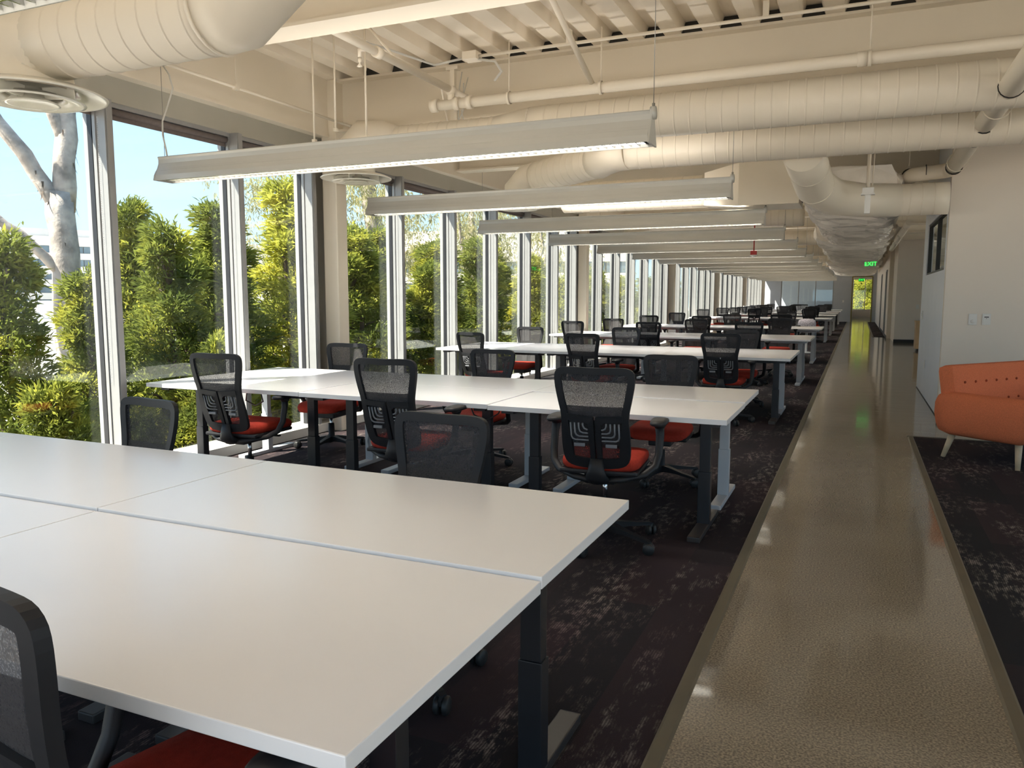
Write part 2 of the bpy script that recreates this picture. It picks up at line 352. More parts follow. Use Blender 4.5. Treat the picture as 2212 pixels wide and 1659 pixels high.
# beams across the hall, every 2.627 m
BEAMY = [6.70+2.627*k for k in range(-4, 16)]
bm_ = MB().box(-4.86, RX, -0.11, 0.11, CZ-0.022, CZ-0.001).box(-4.86, RX, -0.11, 0.11, CZ-0.50, CZ-0.478).box(-4.86, RX, -0.008, 0.008, CZ-0.48, CZ-0.02)
bme = bm_.mesh('ceiling_beam', PAINT)
fil = MB(); xx = GX-0.1  # near-black plugs paint the shade inside the open flute ends
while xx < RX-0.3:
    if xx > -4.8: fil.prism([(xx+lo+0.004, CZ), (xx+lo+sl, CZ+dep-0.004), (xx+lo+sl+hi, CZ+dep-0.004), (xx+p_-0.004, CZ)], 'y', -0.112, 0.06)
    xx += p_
fme = fil.mesh('flute_shadow', DARKV)
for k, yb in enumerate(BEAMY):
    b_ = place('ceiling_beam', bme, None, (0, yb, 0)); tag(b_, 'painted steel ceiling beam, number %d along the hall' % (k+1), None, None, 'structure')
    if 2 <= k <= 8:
        tag(place('flute_shadow', fme, b_), None, None, None, 'stuff')
# spandrel beam, shade pocket and window head along the glass
struct('wall_left', MB().box(GX-0.12, -4.88, YB, YF, 2.955, CZ).box(-4.895, -4.865, YB, YF, 2.945, 2.965).box(GX-0.1, GX-0.02, YB, YF, 2.74, CZ+0.3), PAINT, label='cream painted spandrel beam above the windows')
struct('trim_4', MB().box(-5.03, -5.00, YB, YF, 2.775, 2.955), FASC, label='shade pocket fascia above the windows')
struct('trim_5', MB().box(GX-0.03, -5.02, YB, YF, 2.745, 2.78), ALU, label='aluminium window head')
struct('trim_6', MB().box(GX-0.14, -4.93, YB, YF, 0.0, 0.092, 0.006), SILLM, label='low white sill curb under the windows')

# windows: one per module. mullion (structure) with its pane and rolled shade
COL0 = 6.62; BAY = 7.88
mull = []
for b in range(-2, 6):
    for d in (0.16, 1.40, 2.72, 4.03, 5.33, 6.63):
        mull.append(COL0+b*BAY+d)
    mull.append(COL0+(b+1)*BAY-0.25)
mull = sorted(y for y in mull if YB-0.5 < y < YF-0.3)
def mullion_mesh():
    m = MB()
    m.box(GX-0.06, -4.94, -0.014, 0.052, 0.09, 2.775)          # body
    m.box(-4.952, -4.932, -0.004, 0.022, 0.092, 2.775)          # inner fin
    m.box(-5.06, -5.03, -0.022, 0.0, 0.092, 2.775)             # stop bead toward the pane
    m.box(-5.03, -4.985, 0.045, 0.060, 0.092, 2.775)
    return m.mesh('window_mullion', ALU)
mme = mullion_mesh()
gme = MB().box(GX-0.014, GX+0.03, -0.021, -0.0145, 0.094, 2.745).mesh('gasket', BLK)
chain = MB()
for i in range(150):
    z = 0.75 + i*0.0127
    chain.add([(0.0035,0,z),(-0.0035,0,z),(0,0.0035,z),(0,-0.0035,z),(0,0,z+0.005),(0,0,z-0.005)], [(0,2,4),(2,1,4),(1,3,4),(3,0,4),(2,0,5),(1,2,5),(3,1,5),(0,3,5)], True)
chme = chain.mesh('bead_chain', LAMPG)
for i, y in enumerate(mull):
    w = place('window_%d' % (i+1), mme, None, (0, y, 0)); tag(w, 'tall aluminium framed window, number %d along the hall' % (i+1), None, None, 'structure')
    nx = mull[i+1]-y if i+1 < len(mull) else 1.2
    if nx > 0.55:
        pn = MB().box(GX-0.004, GX+0.004, 0.052, nx-0.016, 0.094, 2.745).build('pane', GLASS, w)
        MB().sweep([(-5.055, 0.06, 2.722), (-5.055, nx-0.02, 2.722)], 0.026, 10).box(-5.072, -5.064, 0.06, nx-0.02, 2.665, 2.71).build('rolled_shade', SHADE, w)
    else:
        MB().box(GX-0.05, GX+0.02, 0.05, nx, 0.09, 2.775).build('infill_panel', FASC, w)
    place('gasket', gme, w)
    if 1 < y < 16 and nx > 0.55:
        place('bead_chain', chme, w, (-5.0, -0.026, 0))
# square steel columns at the bay lines
cme = MB().box(-0.085, 0.085, -0.085, 0.085, 0.0, CZ-0.001, 0.012).mesh('column', PAINT)
for b in range(-1, 6):
    y = COL0+b*BAY+0.02
    if y < YF-0.3: tag(place('column', cme, None, (-4.86-0.02, y, 0.0)), 'cream square steel column between windows, bay %d' % (b+2), None, None, 'structure')

# right side: sofa-corner room block, side wall, recess
TOP = CZ
blk = MB()
def wallbox(m, x0, x1, y0, y1, z0=0.0, z1=TOP): return m.box(x0, x1, y0, y1, z0, z1)
m = MB(); wallbox(m, 0.90, RX, 10.15, 10.27)                                            # faces the sofa
struct('wall_right_front', m, WALLP, label='greige painted wall behind the orange sofa')
m = MB()
m.box(0.90, 1.02, 10.27, 13.55, 0.0, 1.70); m.box(0.90, 1.02, 10.27, 13.55, 2.42, TOP)
m.box(0.90, 1.02, 10.27, 10.42, 1.70, 2.42); m.box(0.90, 1.02, 13.10, 13.55, 1.70, 2.42)
m.box(0.90, RX, 13.55, 13.67, 0, TOP)
wl = struct('wall_right_corridor', m, mat('corridor_wall_white', (0.82, 0.83, 0.87), 0.55, var=0.02), label='white corridor side wall with a high window')
wn = MB().box(0.915, 0.985, 10.42, 10.45, 1.70, 2.42).box(0.915, 0.985, 13.07, 13.10, 1.70, 2.42).box(0.915, 0.985, 10.42, 13.10, 1.70, 1.73).box(0.915, 0.985, 10.42, 13.10, 2.39, 2.42).box(0.915, 0.985, 11.72, 11.76, 1.73, 2.39)
wn = struct('window_90', wn, BASEB, label='high interior window in the corridor wall')
MB().box(0.94, 0.948, 10.45, 11.72, 1.73, 2.39).build('pane', PGLASS, wn)
MB().box(0.94, 0.948, 11.76, 13.07, 1.73, 2.39).build('pane', PGLASS, wn)
RG = 4.6  # glazed lounge side out of view, added to let in more sky light
struct('wall_lobby', MB().box(RX, RX+0.15, 10.15, 13.8, 0, TOP).box(RX, RX+0.15, 21.5, YF, 0, TOP).box(RX, RX+0.15, 13.8, 21.5, 2.85, TOP), WALLP, label='side wall of the lobby')
for i_ in range(5):  # unseen windows added to brighten the lobby
    w_ = struct('window_%d' % (75+i_), MB().box(RX+0.02, RX+0.12, 13.8+1.54*i_, 13.87+1.54*i_, 0, 2.85), ALU, label='added unseen lobby window, number %d' % (i_+1))
    MB().box(RX+0.06, RX+0.068, 13.87+1.54*i_, 15.34+1.54*i_, 0, 2.85).build('pane', GLASS, w_)
struct('wall_right', MB().box(RG, RG+0.15, YB, 10.15, 2.75, TOP).box(RG, RG+0.15, YB, 10.15, 0, 0.1), WALLP, label='head and sill of the added lounge side windows')
for i_, y_ in enumerate(np.arange(YB, 10.0, 1.4)):
    w_ = struct('window_%d' % (60+i_), MB().box(RG-0.05, RG+0.12, float(y_), float(y_)+0.07, 0.1, 2.75), ALU, label='added unseen lounge window, number %d' % (i_+1))
    MB().box(RG+0.02, RG+0.028, float(y_)+0.07, min(float(y_)+1.4, 10.15), 0.1, 2.75).build('pane', GLASS, w_)
m = MB(); wallbox(m, 1.06, RX, 26.6, 26.75); wallbox(m, 1.06, 1.18, 26.75, 29.2)
wallbox(m, 0.93, 1.18, 29.2, 31.0); m.box(0.93, 1.05, 31.0, 32.0, 2.35, TOP); wallbox(m, 0.93, 1.05, 32.0, 37.0); m.box(0.93, 1.05, 37.0, 38.0, 2.35, TOP); wallbox(m, 0.93, 1.05, 38.0, YF)
struct('wall_right_far', m, WALLP, label='distant corridor wall with doors')
struct('baseboard_right', MB().box(1.05, RX, 26.585, 26.60, 0, 0.10).box(0.92, 0.93, 29.2, 31.0, 0, 0.10).box(0.92, 0.93, 32.0, 37.0, 0, 0.10), BASEB, label='black rubber base on the far corridor wall')
struct('baseboard_front', MB().box(0.89, RX, 10.135, 10.15, 0, 0.10).box(0.885, 0.90, 10.135, 13.55, 0, 0.004), BASEB, label='black rubber base behind the sofa')
for n_, (ya, yb) in enumerate(((31.0, 32.0), (37.0, 38.0))):
    d_ = struct('door_%d' % (n_+1), MB().box(0.99, 1.03, ya+0.05, yb-0.05, 0.01, 2.30), WOODP if n_ else BGLASS, label='tall corridor side door, number %d' % (n_+1))
    MB().box(0.90, 1.05, ya, ya+0.05, 0, 2.35).box(0.90, 1.05, yb-0.05, yb, 0, 2.35).box(0.90, 1.05, ya, yb, 2.30, 2.35).build('door_frame', ALU, d_)
    MB().sweep([(0.955, ya+0.14, 0.85), (0.955, ya+0.14, 1.25)], 0.012, 8).build('pull_handle', CHROME, d_)
# far end wall with glazed partition and corridor opening
ox0, ox1, oh = -0.30, 0.70, 2.54
m = MB()
m.box(GX-0.12, -4.10, YF, YF+0.15, 0, TOP); m.box(-4.10, -1.27, YF, YF+0.15, 2.48, TOP); m.box(-1.27, ox0, YF, YF+0.15, 0, TOP)
m.box(ox1, RX, YF, YF+0.15, 0, TOP); m.box(ox0, ox1, YF, YF+0.15, oh, TOP)
struct('wall_far', m, WALLG, label='grey far end wall of the hall')
w = struct('window_91', MB().box(-4.10, -1.27, YF+0.03, YF+0.10, 0, 0.05).box(-4.10, -1.27, YF+0.03, YF+0.10, 2.43, 2.48).box(-4.10, -4.05, YF+0.03, YF+0.10, 0, 2.48).box(-3.16, -3.11, YF+0.03, YF+0.10, 0, 2.48).box(-2.25, -2.20, YF+0.03, YF+0.10, 0, 2.48).box(-1.32, -1.27, YF+0.03, YF+0.10, 0, 2.48), ALU, label='glazed meeting room partition in the far wall')
for a, b in ((-4.05, -3.16), (-3.11, -2.25), (-2.20, -1.32)):
    MB().box(a, b, YF+0.06, YF+0.07, 0.05, 2.43).build('pane', PGLASS, w)
struct('wall_meeting', MB().box(GX, -0.9, YF+4.0, YF+4.1, 0, TOP).box(-0.9, -0.8, YF+0.15, YF+4.1, 0, TOP), WALLG, label='back wall of the far meeting room')
struct('wall_passage', MB().box(-0.42, -0.30, YF+0.15, YF+12, 0, TOP).box(1.3, 1.42, YF+0.15, YF+12, 0, TOP).box(-0.3, 1.3, YF+0.15, YF+12, 2.75, 2.85), WALLP, label='end passage beyond the far opening')
d3 = struct('door_3', MB().box(ox0-0.04, ox0+0.02, YF-0.02, YF+0.17, 0, oh).box(ox1-0.02, ox1+0.04, YF-0.02, YF+0.17, 0, oh).box(ox0, ox1, YF-0.02, YF+0.17, oh-0.05, oh+0.02), mat('amber_door_frame', (0.32, 0.24, 0.08), 0.35, var=0.1), label='amber framed far doorway with bright view')
w = struct('window_92', MB().box(-0.3, 1.3, YF+11.9, YF+12.0, 0, 0.55).box(-0.3, 1.3, YF+11.9, YF+12.0, 2.6, 2.8).box(0.42, 0.47, YF+11.9, YF+12.0, 0.5, 2.65), WALLP, label='end window at the end of the far passage')
MB().box(-0.3, 0.42, YF+11.95, YF+11.96, 0.55, 2.6).build('pane', GLASS, w)
MB().box(0.47, 1.3, YF+11.95, YF+11.96, 0.55, 2.6).build('pane', GLASS, w)

# ================================================================== DESKS
DW, DD, TH = 1.43, 0.74, 0.030
def leg_mesh(m, z): return MB().box(-0.036, 0.036, -0.028, 0.028, 0.03, z*0.50, 0.003).box(-0.031, 0.031, -0.023, 0.023, z*0.50, z-0.04, 0.002).mesh('leg', m)
def foot_mesh(m): return MB().box(-0.036, 0.036, -0.325, 0.325, 0.0, 0.032, 0.005).mesh('foot', m)
def frame_mesh(m, z): return MB().box(-0.62, 0.62, -0.03, 0.03, z-0.052, z-0.002, 0.003).box(-0.66, -0.58, -0.28, 0.28, z-0.03, z-0.001).box(0.58, 0.66, -0.28, 0.28, z-0.03, z-0.001).mesh('top_frame', m)
top_me = MB().box(-DW/2, DW/2, -DD/2, DD/2, -TH, 0, 0.0025).mesh('desk_top', DESK)
DZ = 0.70
parts_cache = {}
def desk(label, x, y, T, legm, footm, group):
    d = thing('desk', label, 'desk', (x, y, 0.006), 0, group)
    place('desk_top', top_me, d, (0, 0, T-0.006))
    key = (legm.name, footm.name)
    if key not in parts_cache: parts_cache[key] = (leg_mesh(legm, DZ), foot_mesh(footm), frame_mesh(BLK if legm is BLK else SIL, DZ))
    lm, fm, gm = parts_cache[key]
    s = (T-0.006-TH)/DZ
    for sx_ in (-1, 1):
        l = place('leg', lm, d, (sx_*0.545, 0, 0)); l.scale = (1, 1, s)
        f = place('foot', fm, l, (0, 0, 0))
    g = place('top_frame', gm, d); g.scale = (1, 1, s)
    return d
ROWS = [(0.845, 0.742, 0.750, -0.625), (4.27, 0.724, 0.726, -0.615), (8.76, 0.73, 0.73, -0.625), (12.82, 0.73, 0.73, -0.635),
        (17.3, 0.73, 0.73, -0.66), (25.6, 0.73, 0.73, -0.70), (30.4, 0.73, 0.73, -0.70), (34.6, 0.73, 0.73, -0.70), (38.8, 0.73, 0.73, -0.70), (43.0, 0.73, 0.73, -0.70)]
PLACE3 = ['at the aisle end', 'in the middle', 'at the window end']
for r, (y0, Tn, Tf, xr) in enumerate(ROWS):
    for side in (0, 1):
        for k in range(3):
            if r == 0 and side == 0: lm, fm = BLK, BRZ
            elif r == 0: lm, fm = BLK, BRZ
            elif r in (1, 2) and side == 0: lm, fm = BLK, BRZ
            else: lm, fm = SIL, SIL
            if r == 8: lm, fm = BLK, BLK
            x = xr-DW/2-k*(DW+0.003); y = y0+DD/2+side*(DD+0.005)
            T = (Tn, Tf)[side] + ((0.004 if k == 2 else (-0.003 if k == 0 else 0.002)) if r == 1 and side == 0 else 0)
            desk('white desk %s of the %s row, %s side' % (PLACE3[k], ORD[r], ('near', 'far')[side]), x, y, T, lm, fm, 'white sit stand desks in rows')

# ================================================================== CHAIRS
def back_pt(u, z, off=0.0):
    """point of the curved back surface; u across, z up"""
    t = (z-0.48)/0.52
    y = -0.215 - 0.105*t - 0.03*sin(t*pi*0.9) + 0.35*u*u + off
    return (u, y, z)
OUT = [(0,0.992),(0.08,0.995),(0.15,0.995),(0.185,0.990),(0.206,0.972),(0.212,0.945),(0.209,0.90),(0.200,0.85),(0.190,0.80),(0.181,0.76),(0.178,0.72),(0.180,0.67),(0.183,0.61),(0.182,0.54),(0.174,0.49),(0.152,0.462),(0.10,0.447),(0,0.443)]
def chaikin(P, it=2):
    for _ in range(it):
        Q = []
        for i in range(len(P)):
            a, b = P[i], P[(i+1) % len(P)]
            Q += [(a[0]*.75+b[0]*.25, a[1]*.75+b[1]*.25), (a[0]*.25+b[0]*.75, a[1]*.25+b[1]*.75)]
        P = Q
    return P
def loop(pts): return pts + [(-u, z) for u, z in reversed(pts[1:-1])]
def inset(L, d):
    n = len(L); R = []
    for i in range(n):
        p, q, r = Vector(L[i-1]), Vector(L[i]), Vector(L[(i+1) % n])
        t = (r-p).normalized(); nr = Vector((t.y, -t.x))
        e_ = d if q.y > 0.70 else d+0.020*min(1.0, (0.70-q.y)/0.12)
        R.append((q.x+nr.x*e_, q.y+nr.y*e_))
    return R
def dens(pts, k=2):
    R = []
    for i in range(len(pts)-1):
        for j in range(k): R.append((pts[i][0]+(pts[i+1][0]-pts[i][0])*j/k, pts[i][1]+(pts[i+1][1]-pts[i][1])*j/k))
    return R+[pts[-1]]
def half_width(z):
    for i in range(5, len(OUT)-1):
        if OUT[i][1] >= z >= OUT[i+1][1]:
            t = (OUT[i][1]-z)/(OUT[i][1]-OUT[i+1][1]); return OUT[i][0]+(OUT[i+1][0]-OUT[i][0])*t
    return 0.21
def chair_meshes():
    R = {}
    outer = chaikin(loop(OUT), 1); n = len(outer); inner = inset(outer, 0.036)
    # frame: closed ribbon with front, back, inner and outer faces
    V = []
    for L, off in ((outer, 0.010), (inner, 0.010), (inner, -0.012), (outer, -0.012)):
        V += [back_pt(u, z, off) for u, z in L]
    F = []
    for a in range(4):
        b = (a+1) % 4
        F += [(a*n+i, a*n+(i+1) % n, b*n+(i+1) % n, b*n+i) for i in range(n)]
    fr = MB().add(V, F, False)
    # cross rail under the mesh and two spine blades that merge at the bottom
    def plate(poly, o0, o1):
        k = len(poly); VV = [back_pt(u, z, o0) for u, z in poly]+[back_pt(u, z, o1) for u, z in poly]
        fr.add(VV, [(i, (i+1) % k, k+(i+1) % k, k+i) for i in range(k)]+[tuple(range(k)), tuple(range(2*k-1, k-1, -1))])
    for s in (-1, 1):
        plate([(s*0.006, 0.735), (s*0.15, 0.745), (s*0.15, 0.712), (s*0.05, 0.705), (s*0.032, 0.69), (s*0.030, 0.49), (s*0.045, 0.45), (s*0.004, 0.45), (s*0.004, 0.49)], 0.012, -0.016)
    R['back_frame'] = fr.mesh('back_frame', PLAS2)
    # mesh fabric: three bands (dense, open, dense)
    def cloth(z0, z1, nz, m, nm, off=0.0):
        g = MB(); nu = 8; VV = []
        for iz in range(nz+1):
            z = z0+(z1-z0)*iz/nz; hw = half_width(z)-0.022
            if z > 0.955: hw = min(hw, 0.195-(z-0.955)*1.6)
            for iu in range(nu+1): VV.append(back_pt(-hw+2*hw*iu/nu, z, off))
        g.add(VV, [(a*(nu+1)+b, a*(nu+1)+b+1, (a+1)*(nu+1)+b+1, (a+1)*(nu+1)+b) for a in range(nz) for b in range(nu)], True)
        return g.mesh(nm, m)
    R['back_mesh'] = cloth(0.735, 0.975, 8, MESH, 'back_mesh')
    R['mesh_band'] = cloth(0.735, 0.79, 3, MESH2, 'mesh_band', 0.004)
    R['lumbar_panel'] = cloth(0.49, 0.715, 6, MESH2, 'lumbar_panel', 0.012)
    for s in (-1, 1):
        lb = MB()
        for k in range(4):
            u1 = 0.062+0.022*k; z1 = 0.665-0.020*k
            pts = [back_pt(s*u1, 0.70, 0.0), back_pt(s*u1, z1+0.02, 0.0), back_pt(s*(u1-0.006), z1+0.006, 0.0), back_pt(s*(u1-0.02), z1, 0.0), back_pt(s*0.036, z1, 0.0)]
            pts = [(p[0], p[1]-0.012, p[2]) for p in pts]
            lb.sweep(pts, 0.0048, 6)
        o_ = len(lb.v); a = back_pt(s*0.085, 0.578, -0.014); lb.box(a[0]-0.03, a[0]+0.03, a[1]-0.008, a[1]+0.004, a[2]-0.009, a[2]+0.009, 0.003)
        R['lumbar_pad'+('L' if s < 0 else 'R')] = lb.mesh('lumbar_pad', LUMB)
    # seat cushion: rounded slab with waterfall front
    st = MB(); prof = [(0.93, 0.430), (0.985, 0.445), (1.0, 0.463), (0.985, 0.480), (0.93, 0.492), (0.75, 0.497), (0.4, 0.492), (0.0, 0.489)]
    nn = 28; VV = []
    for sc_, z in prof:
        for j in range(nn):
            th = 2*pi*j/nn; cx, cy = cos(th), sin(th); e_ = 0.42
            x = 0.220*sc_*math.copysign(abs(cx)**e_, cx); y = 0.245*sc_*math.copysign(abs(cy)**e_, cy)
            zz = z-(0.03*max(0, (y-0.12)/0.12)**2 if z > 0.44 else 0.02*max(0, (y-0.12)/0.12)**2)
            VV.append((x, y+0.03, zz))
    st.add(VV, [(i*nn+j, i*nn+(j+1) % nn, (i+1)*nn+(j+1) % nn, (i+1)*nn+j) for i in range(len(prof)-1) for j in range(nn)]+[tuple(range(nn))], True)
    R['seat'] = st.mesh('seat', RED)
    pan = MB().box(-0.215, 0.215, -0.20, 0.215, 0.405, 0.432, 0.012).box(-0.085, 0.085, -0.16, 0.10, 0.345, 0.407, 0.012).box(0.085, 0.24, 0.02, 0.045, 0.385, 0.398, 0.004)
    pan.sweep([(0, -0.12, 0.378), (0, -0.195, 0.380), (0, -0.232, 0.405), (0, -0.238, 0.44), (0, -0.232, 0.50)], [0.060, 0.066, 0.058, 0.046, 0.034], 12, squash=(1.0, 0.42))
    R['seat_pan'] = pan.mesh('seat_pan', PLAS)
    for s, nm in ((-1, 'L'), (1, 'R')):
        ar = MB().sweep([(s*0.292, 0.03, 0.655), (s*0.297, 0.02, 0.60), (s*0.296, -0.005, 0.50), (s*0.283, -0.045, 0.440), (s*0.235, -0.105, 0.405), (s*0.13, -0.17, 0.385), (s*0.03, -0.19, 0.375)], [0.026, 0.023, 0.021, 0.021, 0.020, 0.020, 0.02], 10, squash=(1.0, 0.8))
        ar.sweep([(s*0.292, 0.03, 0.64), (s*0.292, 0.03, 0.668)], [0.026, 0.040], 10)
        R['armrest'+nm] = ar.mesh('armrest', PLAS)
        pd = MB(); prof2 = [(0.90, 0.662), (1.0, 0.668), (1.0, 0.678), (0.92, 0.686), (0.5, 0.690), (0, 0.690)]; nn2 = 20; VV = []
        for sc_, z in prof2:
            for j in range(nn2):
                th = 2*pi*j/nn2; cx, cy = cos(th), sin(th)
                VV.append((s*0.29+0.046*sc_*math.copysign(abs(cx)**0.7, cx), 0.04+0.125*sc_*math.copysign(abs(cy)**0.7, cy), z))
        pd.add(VV, [(i*nn2+j, i*nn2+(j+1) % nn2, (i+1)*nn2+(j+1) % nn2, (i+1)*nn2+j) for i in range(len(prof2)-1) for j in range(nn2)]+[tuple(range(nn2))], True)
        R['arm_pad'+nm] = pd.mesh('arm_pad', PLAS)
    R['gas_lift'] = MB().lathe([(0.014, 0.22), (0.014, 0.36)], n=12).mesh('gas_lift', CHROME)
    bs = MB().lathe([(0.03, 0.065), (0.036, 0.075), (0.036, 0.11), (0.029, 0.12), (0.027, 0.235), (0.0, 0.235)], n=14)
    for k in range(5):
        a = 2*pi*k/5; o_ = len(bs.v)
        poly = [(0.02, 0.070), (0.02, 0.118), (0.06, 0.116), (0.20, 0.092), (0.305, 0.078), (0.322, 0.070), (0.322, 0.062), (0.28, 0.062), (0.15, 0.074)]
        w0 = [0.024, 0.024, 0.023, 0.017, 0.014, 0.012, 0.012, 0.014, 0.018]; kk = len(poly)
        VV = [(x, -w, z) for (x, z), w in zip(poly, w0)]+[(x, w, z) for (x, z), w in zip(poly, w0)]
        bs.add(VV, [(i, (i+1) % kk, kk+(i+1) % kk, kk+i) for i in range(kk)]+[tuple(range(kk)), tuple(range(2*kk-1, kk-1, -1))])
        bs.xf(Matrix.Rotation(a, 4, 'Z'), o_)
    R['base'] = bs.mesh('base', PLAS)
    ca = MB()
    for s in (-1, 1): ca.lathe([(0.0, s*0.006), (0.030, s*0.006), (0.032, s*0.010), (0.032, s*0.020), (0.027, s*0.025), (0, s*0.025)], (0, 0, 0.032), 14, 'y')
    ca.prism([(-0.005, 0.030), (0.02, 0.036), (0.026, 0.055), (0.012, 0.068), (-0.012, 0.068), (-0.014, 0.05)], 'y', -0.0055, 0.0055)
    R['caster'] = ca.mesh('caster', BASEB)
    return R
CM = chair_meshes()
def chair(label, x, y, rot, dz=0.0, base_rot=0.3, group='black mesh task chairs'):
    c = thing('task_chair', label, 'chair', (x, y, 0.006), rot, group)
    up = (0, 0, dz)
    fr = place('back_frame', CM['back_frame'], c, up)
    place('back_mesh', CM['back_mesh'], c, up); place('mesh_band', CM['mesh_band'], c, up)
    place('lumbar_panel', CM['lumbar_panel'], c, up); place('lumbar_pad', CM['lumbar_padL'], c, up); place('lumbar_pad', CM['lumbar_padR'], c, up)
    place('seat', CM['seat'], c, up); place('seat_pan', CM['seat_pan'], c, up)
    for nm in 'LR':
        a = place('armrest', CM['armrest'+nm], c, up); place('arm_pad', CM['arm_pad'+nm], a)
    place('gas_lift', CM['gas_lift'], c, up)
    b = place('base', CM['base'], c, None, base_rot)
    for k in range(5):
        a = 2*pi*k/5; q = place('caster', CM['caster'], b, (0.312*cos(a), 0.312*sin(a), 0)); q.rotation_euler = (0, 0, random.uniform(0, 6.28))
    return c
SIDE = {0: 'on the near side of', 1: 'on the far side of'}
WHO = ['nearest the aisle', 'in the middle', 'nearest the windows']
def chlab(r, side, k, extra='black mesh chair'): return '%s %s the %s desk row, %s' % (extra, SIDE[side], ORD[r], WHO[k])
# measured chairs: (row, side, slot, x, y, rot deg, dz, base rot)
MEAS = [
 (0, 0, 0, -1.04, 0.965, -13, 0.0, 0.2),
 (0, 1, 0, -1.47, 2.30, 176, -0.07, 1.45), (0, 1, 2, -3.07, 2.33, 172, -0.10, 0.5),
 (1, 0, 0, -1.25, 4.14, 5, 0.02, 0.75), (1, 0, 1, -2.52, 4.18, 1, 0.02, 0.3), (1, 0, 2, -3.95, 4.30, 3, 0.0, 0.9),
 (1, 1, 0, -1.30, 5.75, 183, -0.07, 0.1), (1, 1, 1, -2.86, 5.75, 178, -0.07, 0.6), (1, 1, 2, -4.32, 5.75, 186, -0.055, 0.3),
 (2, 0, 0, -1.31, 8.78, 0, 0.0, 0.3), (2, 0, 1, -2.80, 8.72, -6, -0.03, 0.8), (2, 0, 2, -4.24, 8.82, -12, -0.05, 0.4),
 (2, 1, 0, -1.34, 10.30, 184, -0.05, 0.2), (2, 1, 1, -2.95, 10.25, 174, -0.04, 0.6), (2, 1, 2, -4.40, 10.35, 180, -0.06, 0.1),
 (3, 0, 0, -1.55, 12.75, 8, 0.0, 0.3), (3, 0, 1, -3.05, 12.75, -4, -0.02, 0.8), (3, 0, 2, -4.30, 12.7, -9, -0.02, 0.1),
 (3, 1, 0, -1.28, 14.5, 176, 0.0, 0.2), (3, 1, 1, -2.70, 14.4, 186, -0.03, 0.5), (3, 1, 2, -4.35, 14.5, 181, -0.04, 0.4),
 (4, 0, 0, -1.45, 17.3, 5, 0.03, 0.3), (4, 0, 1, -3.0, 17.2, -5, -0.02, 0.8), (4, 0, 2, -4.2, 17.3, 2, -0.02, 0.3),
 (4, 1, 0, -1.5, 19.0, 178, 0.05, 0.2), (4, 1, 1, -2.7, 18.9, 184, -0.02, 0.5), (4, 1, 2, -4.1, 19.0, 172, 0.0, 0.4)]
for r, s, k, x, y, rot, dz, br in MEAS:
    chair(chlab(r, s, k), x, y, radians(rot), dz, br)
# distant rows: the same chair, without the parts too small to see
for r in range(5, 10):
    for s in (0, 1):
        for k in range(3):
            y0 = ROWS[r][0]; x = -1.42-1.43*k+random.uniform(-0.2, 0.2); y = y0+(0.02 if s == 0 else 1.44)+random.uniform(-0.1, 0.05)
            c = thing('task_chair', chlab(r, s, k), 'chair', (x, y, 0.006), (0 if s == 0 else pi)+random.uniform(-0.3, 0.3), 'black mesh task chairs')
            for nm in ('back_frame', 'back_mesh', 'mesh_band', 'seat', 'seat_pan', 'base'):
                place(nm, CM[nm], c, (0, 0, 0 if nm == 'base' else random.choice((0, 0.02))))
# white patterned bag-like cushion on a chair in the fifth row
pc = MB(); prof = [(0.0, 0.0), (0.75, 0.0), (1, 0.06), (1, 0.22), (0.9, 0.30), (0.5, 0.33), (0, 0.335)]
pc.lathe([(r*0.21, z) for r, z in prof], n=18); tag(pc.build('cushion', PATT, None, (-1.12, 20.6, 0.52)), 'white patterned pouf seat seen behind the fifth desk row', 'pouf')
pl_ = MB().lathe([(0.02, 0.0), (0.17, 0.0), (0.18, 0.02), (0.03, 0.04), (0.03, 0.50), (0.15, 0.515), (0.0, 0.516)], n=18); tag(pl_.build('side_stool', WHITEP, None, (-1.12, 20.6, 0.006)), 'low pedestal carrying the white patterned pouf', 'pedestal')

# ================================================================== PENDANT LIGHTS
FL = 3.66
prof = [(-0.034, 0.0), (-0.040, -0.006), (-0.033, -0.022), (-0.033, -0.050), (-0.046, -0.085), (-0.056, -0.104), (-0.060, -0.106), (-0.078, -0.140), (-0.086, -0.178), (-0.080, -0.178), (-0.070, -0.142), (-0.055, -0.120)]
fp = prof + [(-y, z) for y, z in reversed(prof)]
fix_me = MB().prism(fp, 'x', -FL/2, FL/2).mesh('housing', FIXP)
lv = MB()
nb = 74
for i in range(nb+1):
    x = -FL/2+0.03+(FL-0.06)*i/nb
    lv.prism([(-0.076, -0.170), (-0.064, -0.128), (0.064, -0.128), (0.076, -0.170)], 'x', x-0.0045, x+0.0015)
for y_ in (-0.025, 0.025):
    lv.add([(-FL/2+0.01, y_-0.004, -0.170), (FL/2-0.01, y_-0.004, -0.170), (FL/2-0.01, y_, -0.128), (-FL/2+0.01, y_, -0.128), (FL/2-0.01, y_+0.004, -0.170), (-FL/2+0.01, y_+0.004, -0.170)], [(0, 1, 2, 3), (3, 2, 4, 5), (0, 5, 4, 1)])
lou_me = lv.mesh('louver', LOUV)
end_me = MB().prism([(-0.036, 0.002), (-0.036, -0.05), (-0.09, -0.182), (0.09, -0.182), (0.036, -0.05), (0.036, 0.002)], 'x', 0, 0.012).lathe([(0.0, -0.002), (0.036, -0.002), (0.036, 0.026), (0.0, 0.026)], (0.0, 0, -0.012), 18, 'x').mesh('end_cap', FIXP)
endl_me = MB().prism([(y*1.03, z) for y, z in fp[:9]]+[(-y*1.03, z) for y, z in reversed(fp[:9])], 'x', -0.010, 0).mesh('end_cap', FIXP)
FILL_DOWN, FILL_UP = 35.0, 5.0  # fill lights added to brighten the hall; the pendants themselves hang unlit
